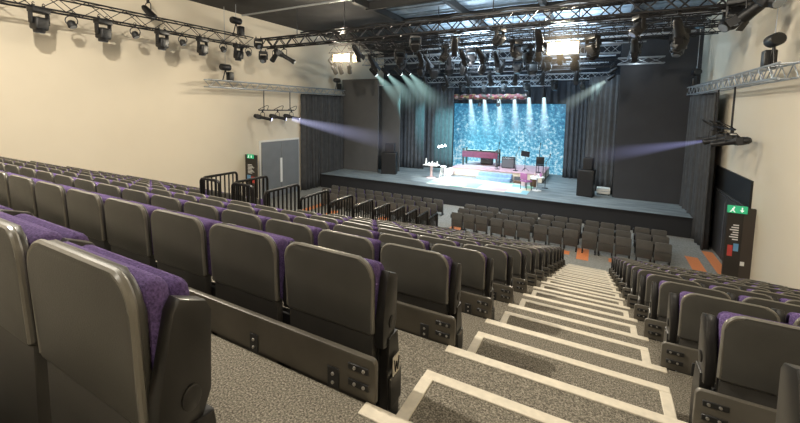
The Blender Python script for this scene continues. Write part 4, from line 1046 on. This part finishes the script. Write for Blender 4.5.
# lamp power of the flood lights
for x in (-11.4, -1.4): lamp('SPOT', (x, 14.9, 3.55), 1700, (1, 0.87, 0.66), (x + (3 if x < -5 else -2), 2, -1.5), 0.3, 2.3, 0.8)
# stage lighting
lamp('SPOT', (-5.6, 19.0, 3.3), 5000, (0.93, 0.97, 1.0), (-5.4, 21.6, STG), 0.2, 1.0, 0.7)
lamp('SPOT', (-7.5, 19.2, 3.3), 3500, (0.9, 0.97, 1.0), (-7.6, 20.6, STG), 0.2, 0.8, 0.8)
lamp('SPOT', (-3.0, 19.0, 3.3), 6500, (0.9, 0.97, 1.0), (-1.6, 20.6, STG), 0.2, 1.0, 0.9)
for x in SP: lamp('SPOT', (x + 0.3, 19.2, 3.05), 2600, (0.30, 0.88, 0.92), (x + 2.6, 24.0, -0.6), 0.1, 0.7, 0.8)
lamp('SPOT', (0.0, 21.0, 2.75), 160, (0.6, 0.95, 0.95), (-2.0, 25.5, 0.2), 0.1, 0.8, 0.9)
for x in BX: lamp('SPOT', (x, 24.5, 1.95), 240, (0.8, 0.95, 1.0), (x + 0.03, 26.0, -2.0), 0.05, 0.30, 0.7)
lamp('AREA', (-5.6, 22.5, 2.6), 260, (0.55, 0.8, 1.0), (-5.6, 24.5, -3), 3.0)
lamp('SPOT', (-6.0, 15.6, 4.3), 2200, (0.92, 0.97, 1.0), (-6.0, 19.8, STG), 0.4, 2.0, 0.9)  # added wide wash to brighten the stage floor
# cold wash on the roof above the stage, from added unseen up-lights
for x in (-6.0, -1.5): lamp('AREA', (x, 18.0, 4.55), 200, (0.66, 0.85, 1.0), (x, 18.4, 6), 2.0)
for x in (-5.5, -1.5): lamp('AREA', (x, 21.5, 4.2), 220, (0.66, 0.85, 1.0), (x, 21.5, 6), 2.0)
for x in (-4.5, -0.5): lamp('AREA', (x, 14.3, 4.7), 36, (0.7, 0.86, 1.0), (x, 14.6, 6), 2.0)
for x in (-7.0, -3.0): lamp('POINT', (x, 18.1, 4.15), 110, (0.66, 0.85, 1.0), size=0.3)  # added cold points that brighten the hung bars and trusses
lamp('POINT', (1.3, 19.6, 3.1), 12, (0.8, 0.92, 1.0), size=0.1)  # added point to light the short silver truss
lamp('POINT', (-1.4, 14.6, 3.45), 230, (1, 0.88, 0.68), size=0.15)
lamp('POINT', (-11.4, 14.6, 3.6), 200, (1, 0.90, 0.74), size=0.15)
for x in (-6.5, -1.5): lamp('POINT', (x, 20.3, 3.55), 200, (0.66, 0.85, 1.0), size=0.3)  # more added cold light on the rig over the stage
lamp('SPOT', (2.6, 15.0, 4.0), 120, (0.35, 0.75, 1.0), (3.95, 19.0, 3.0), 0.1, 0.5, 0.8)

w = bpy.data.worlds.new('world'); scene.world = w; w.use_nodes = True
w.node_tree.nodes['Background'].inputs['Color'].default_value = (0.02, 0.02, 0.025, 1)
scene.view_settings.view_transform = 'Standard'
scene.view_settings.look = 'None'
scene.view_settings.exposure = 0.0
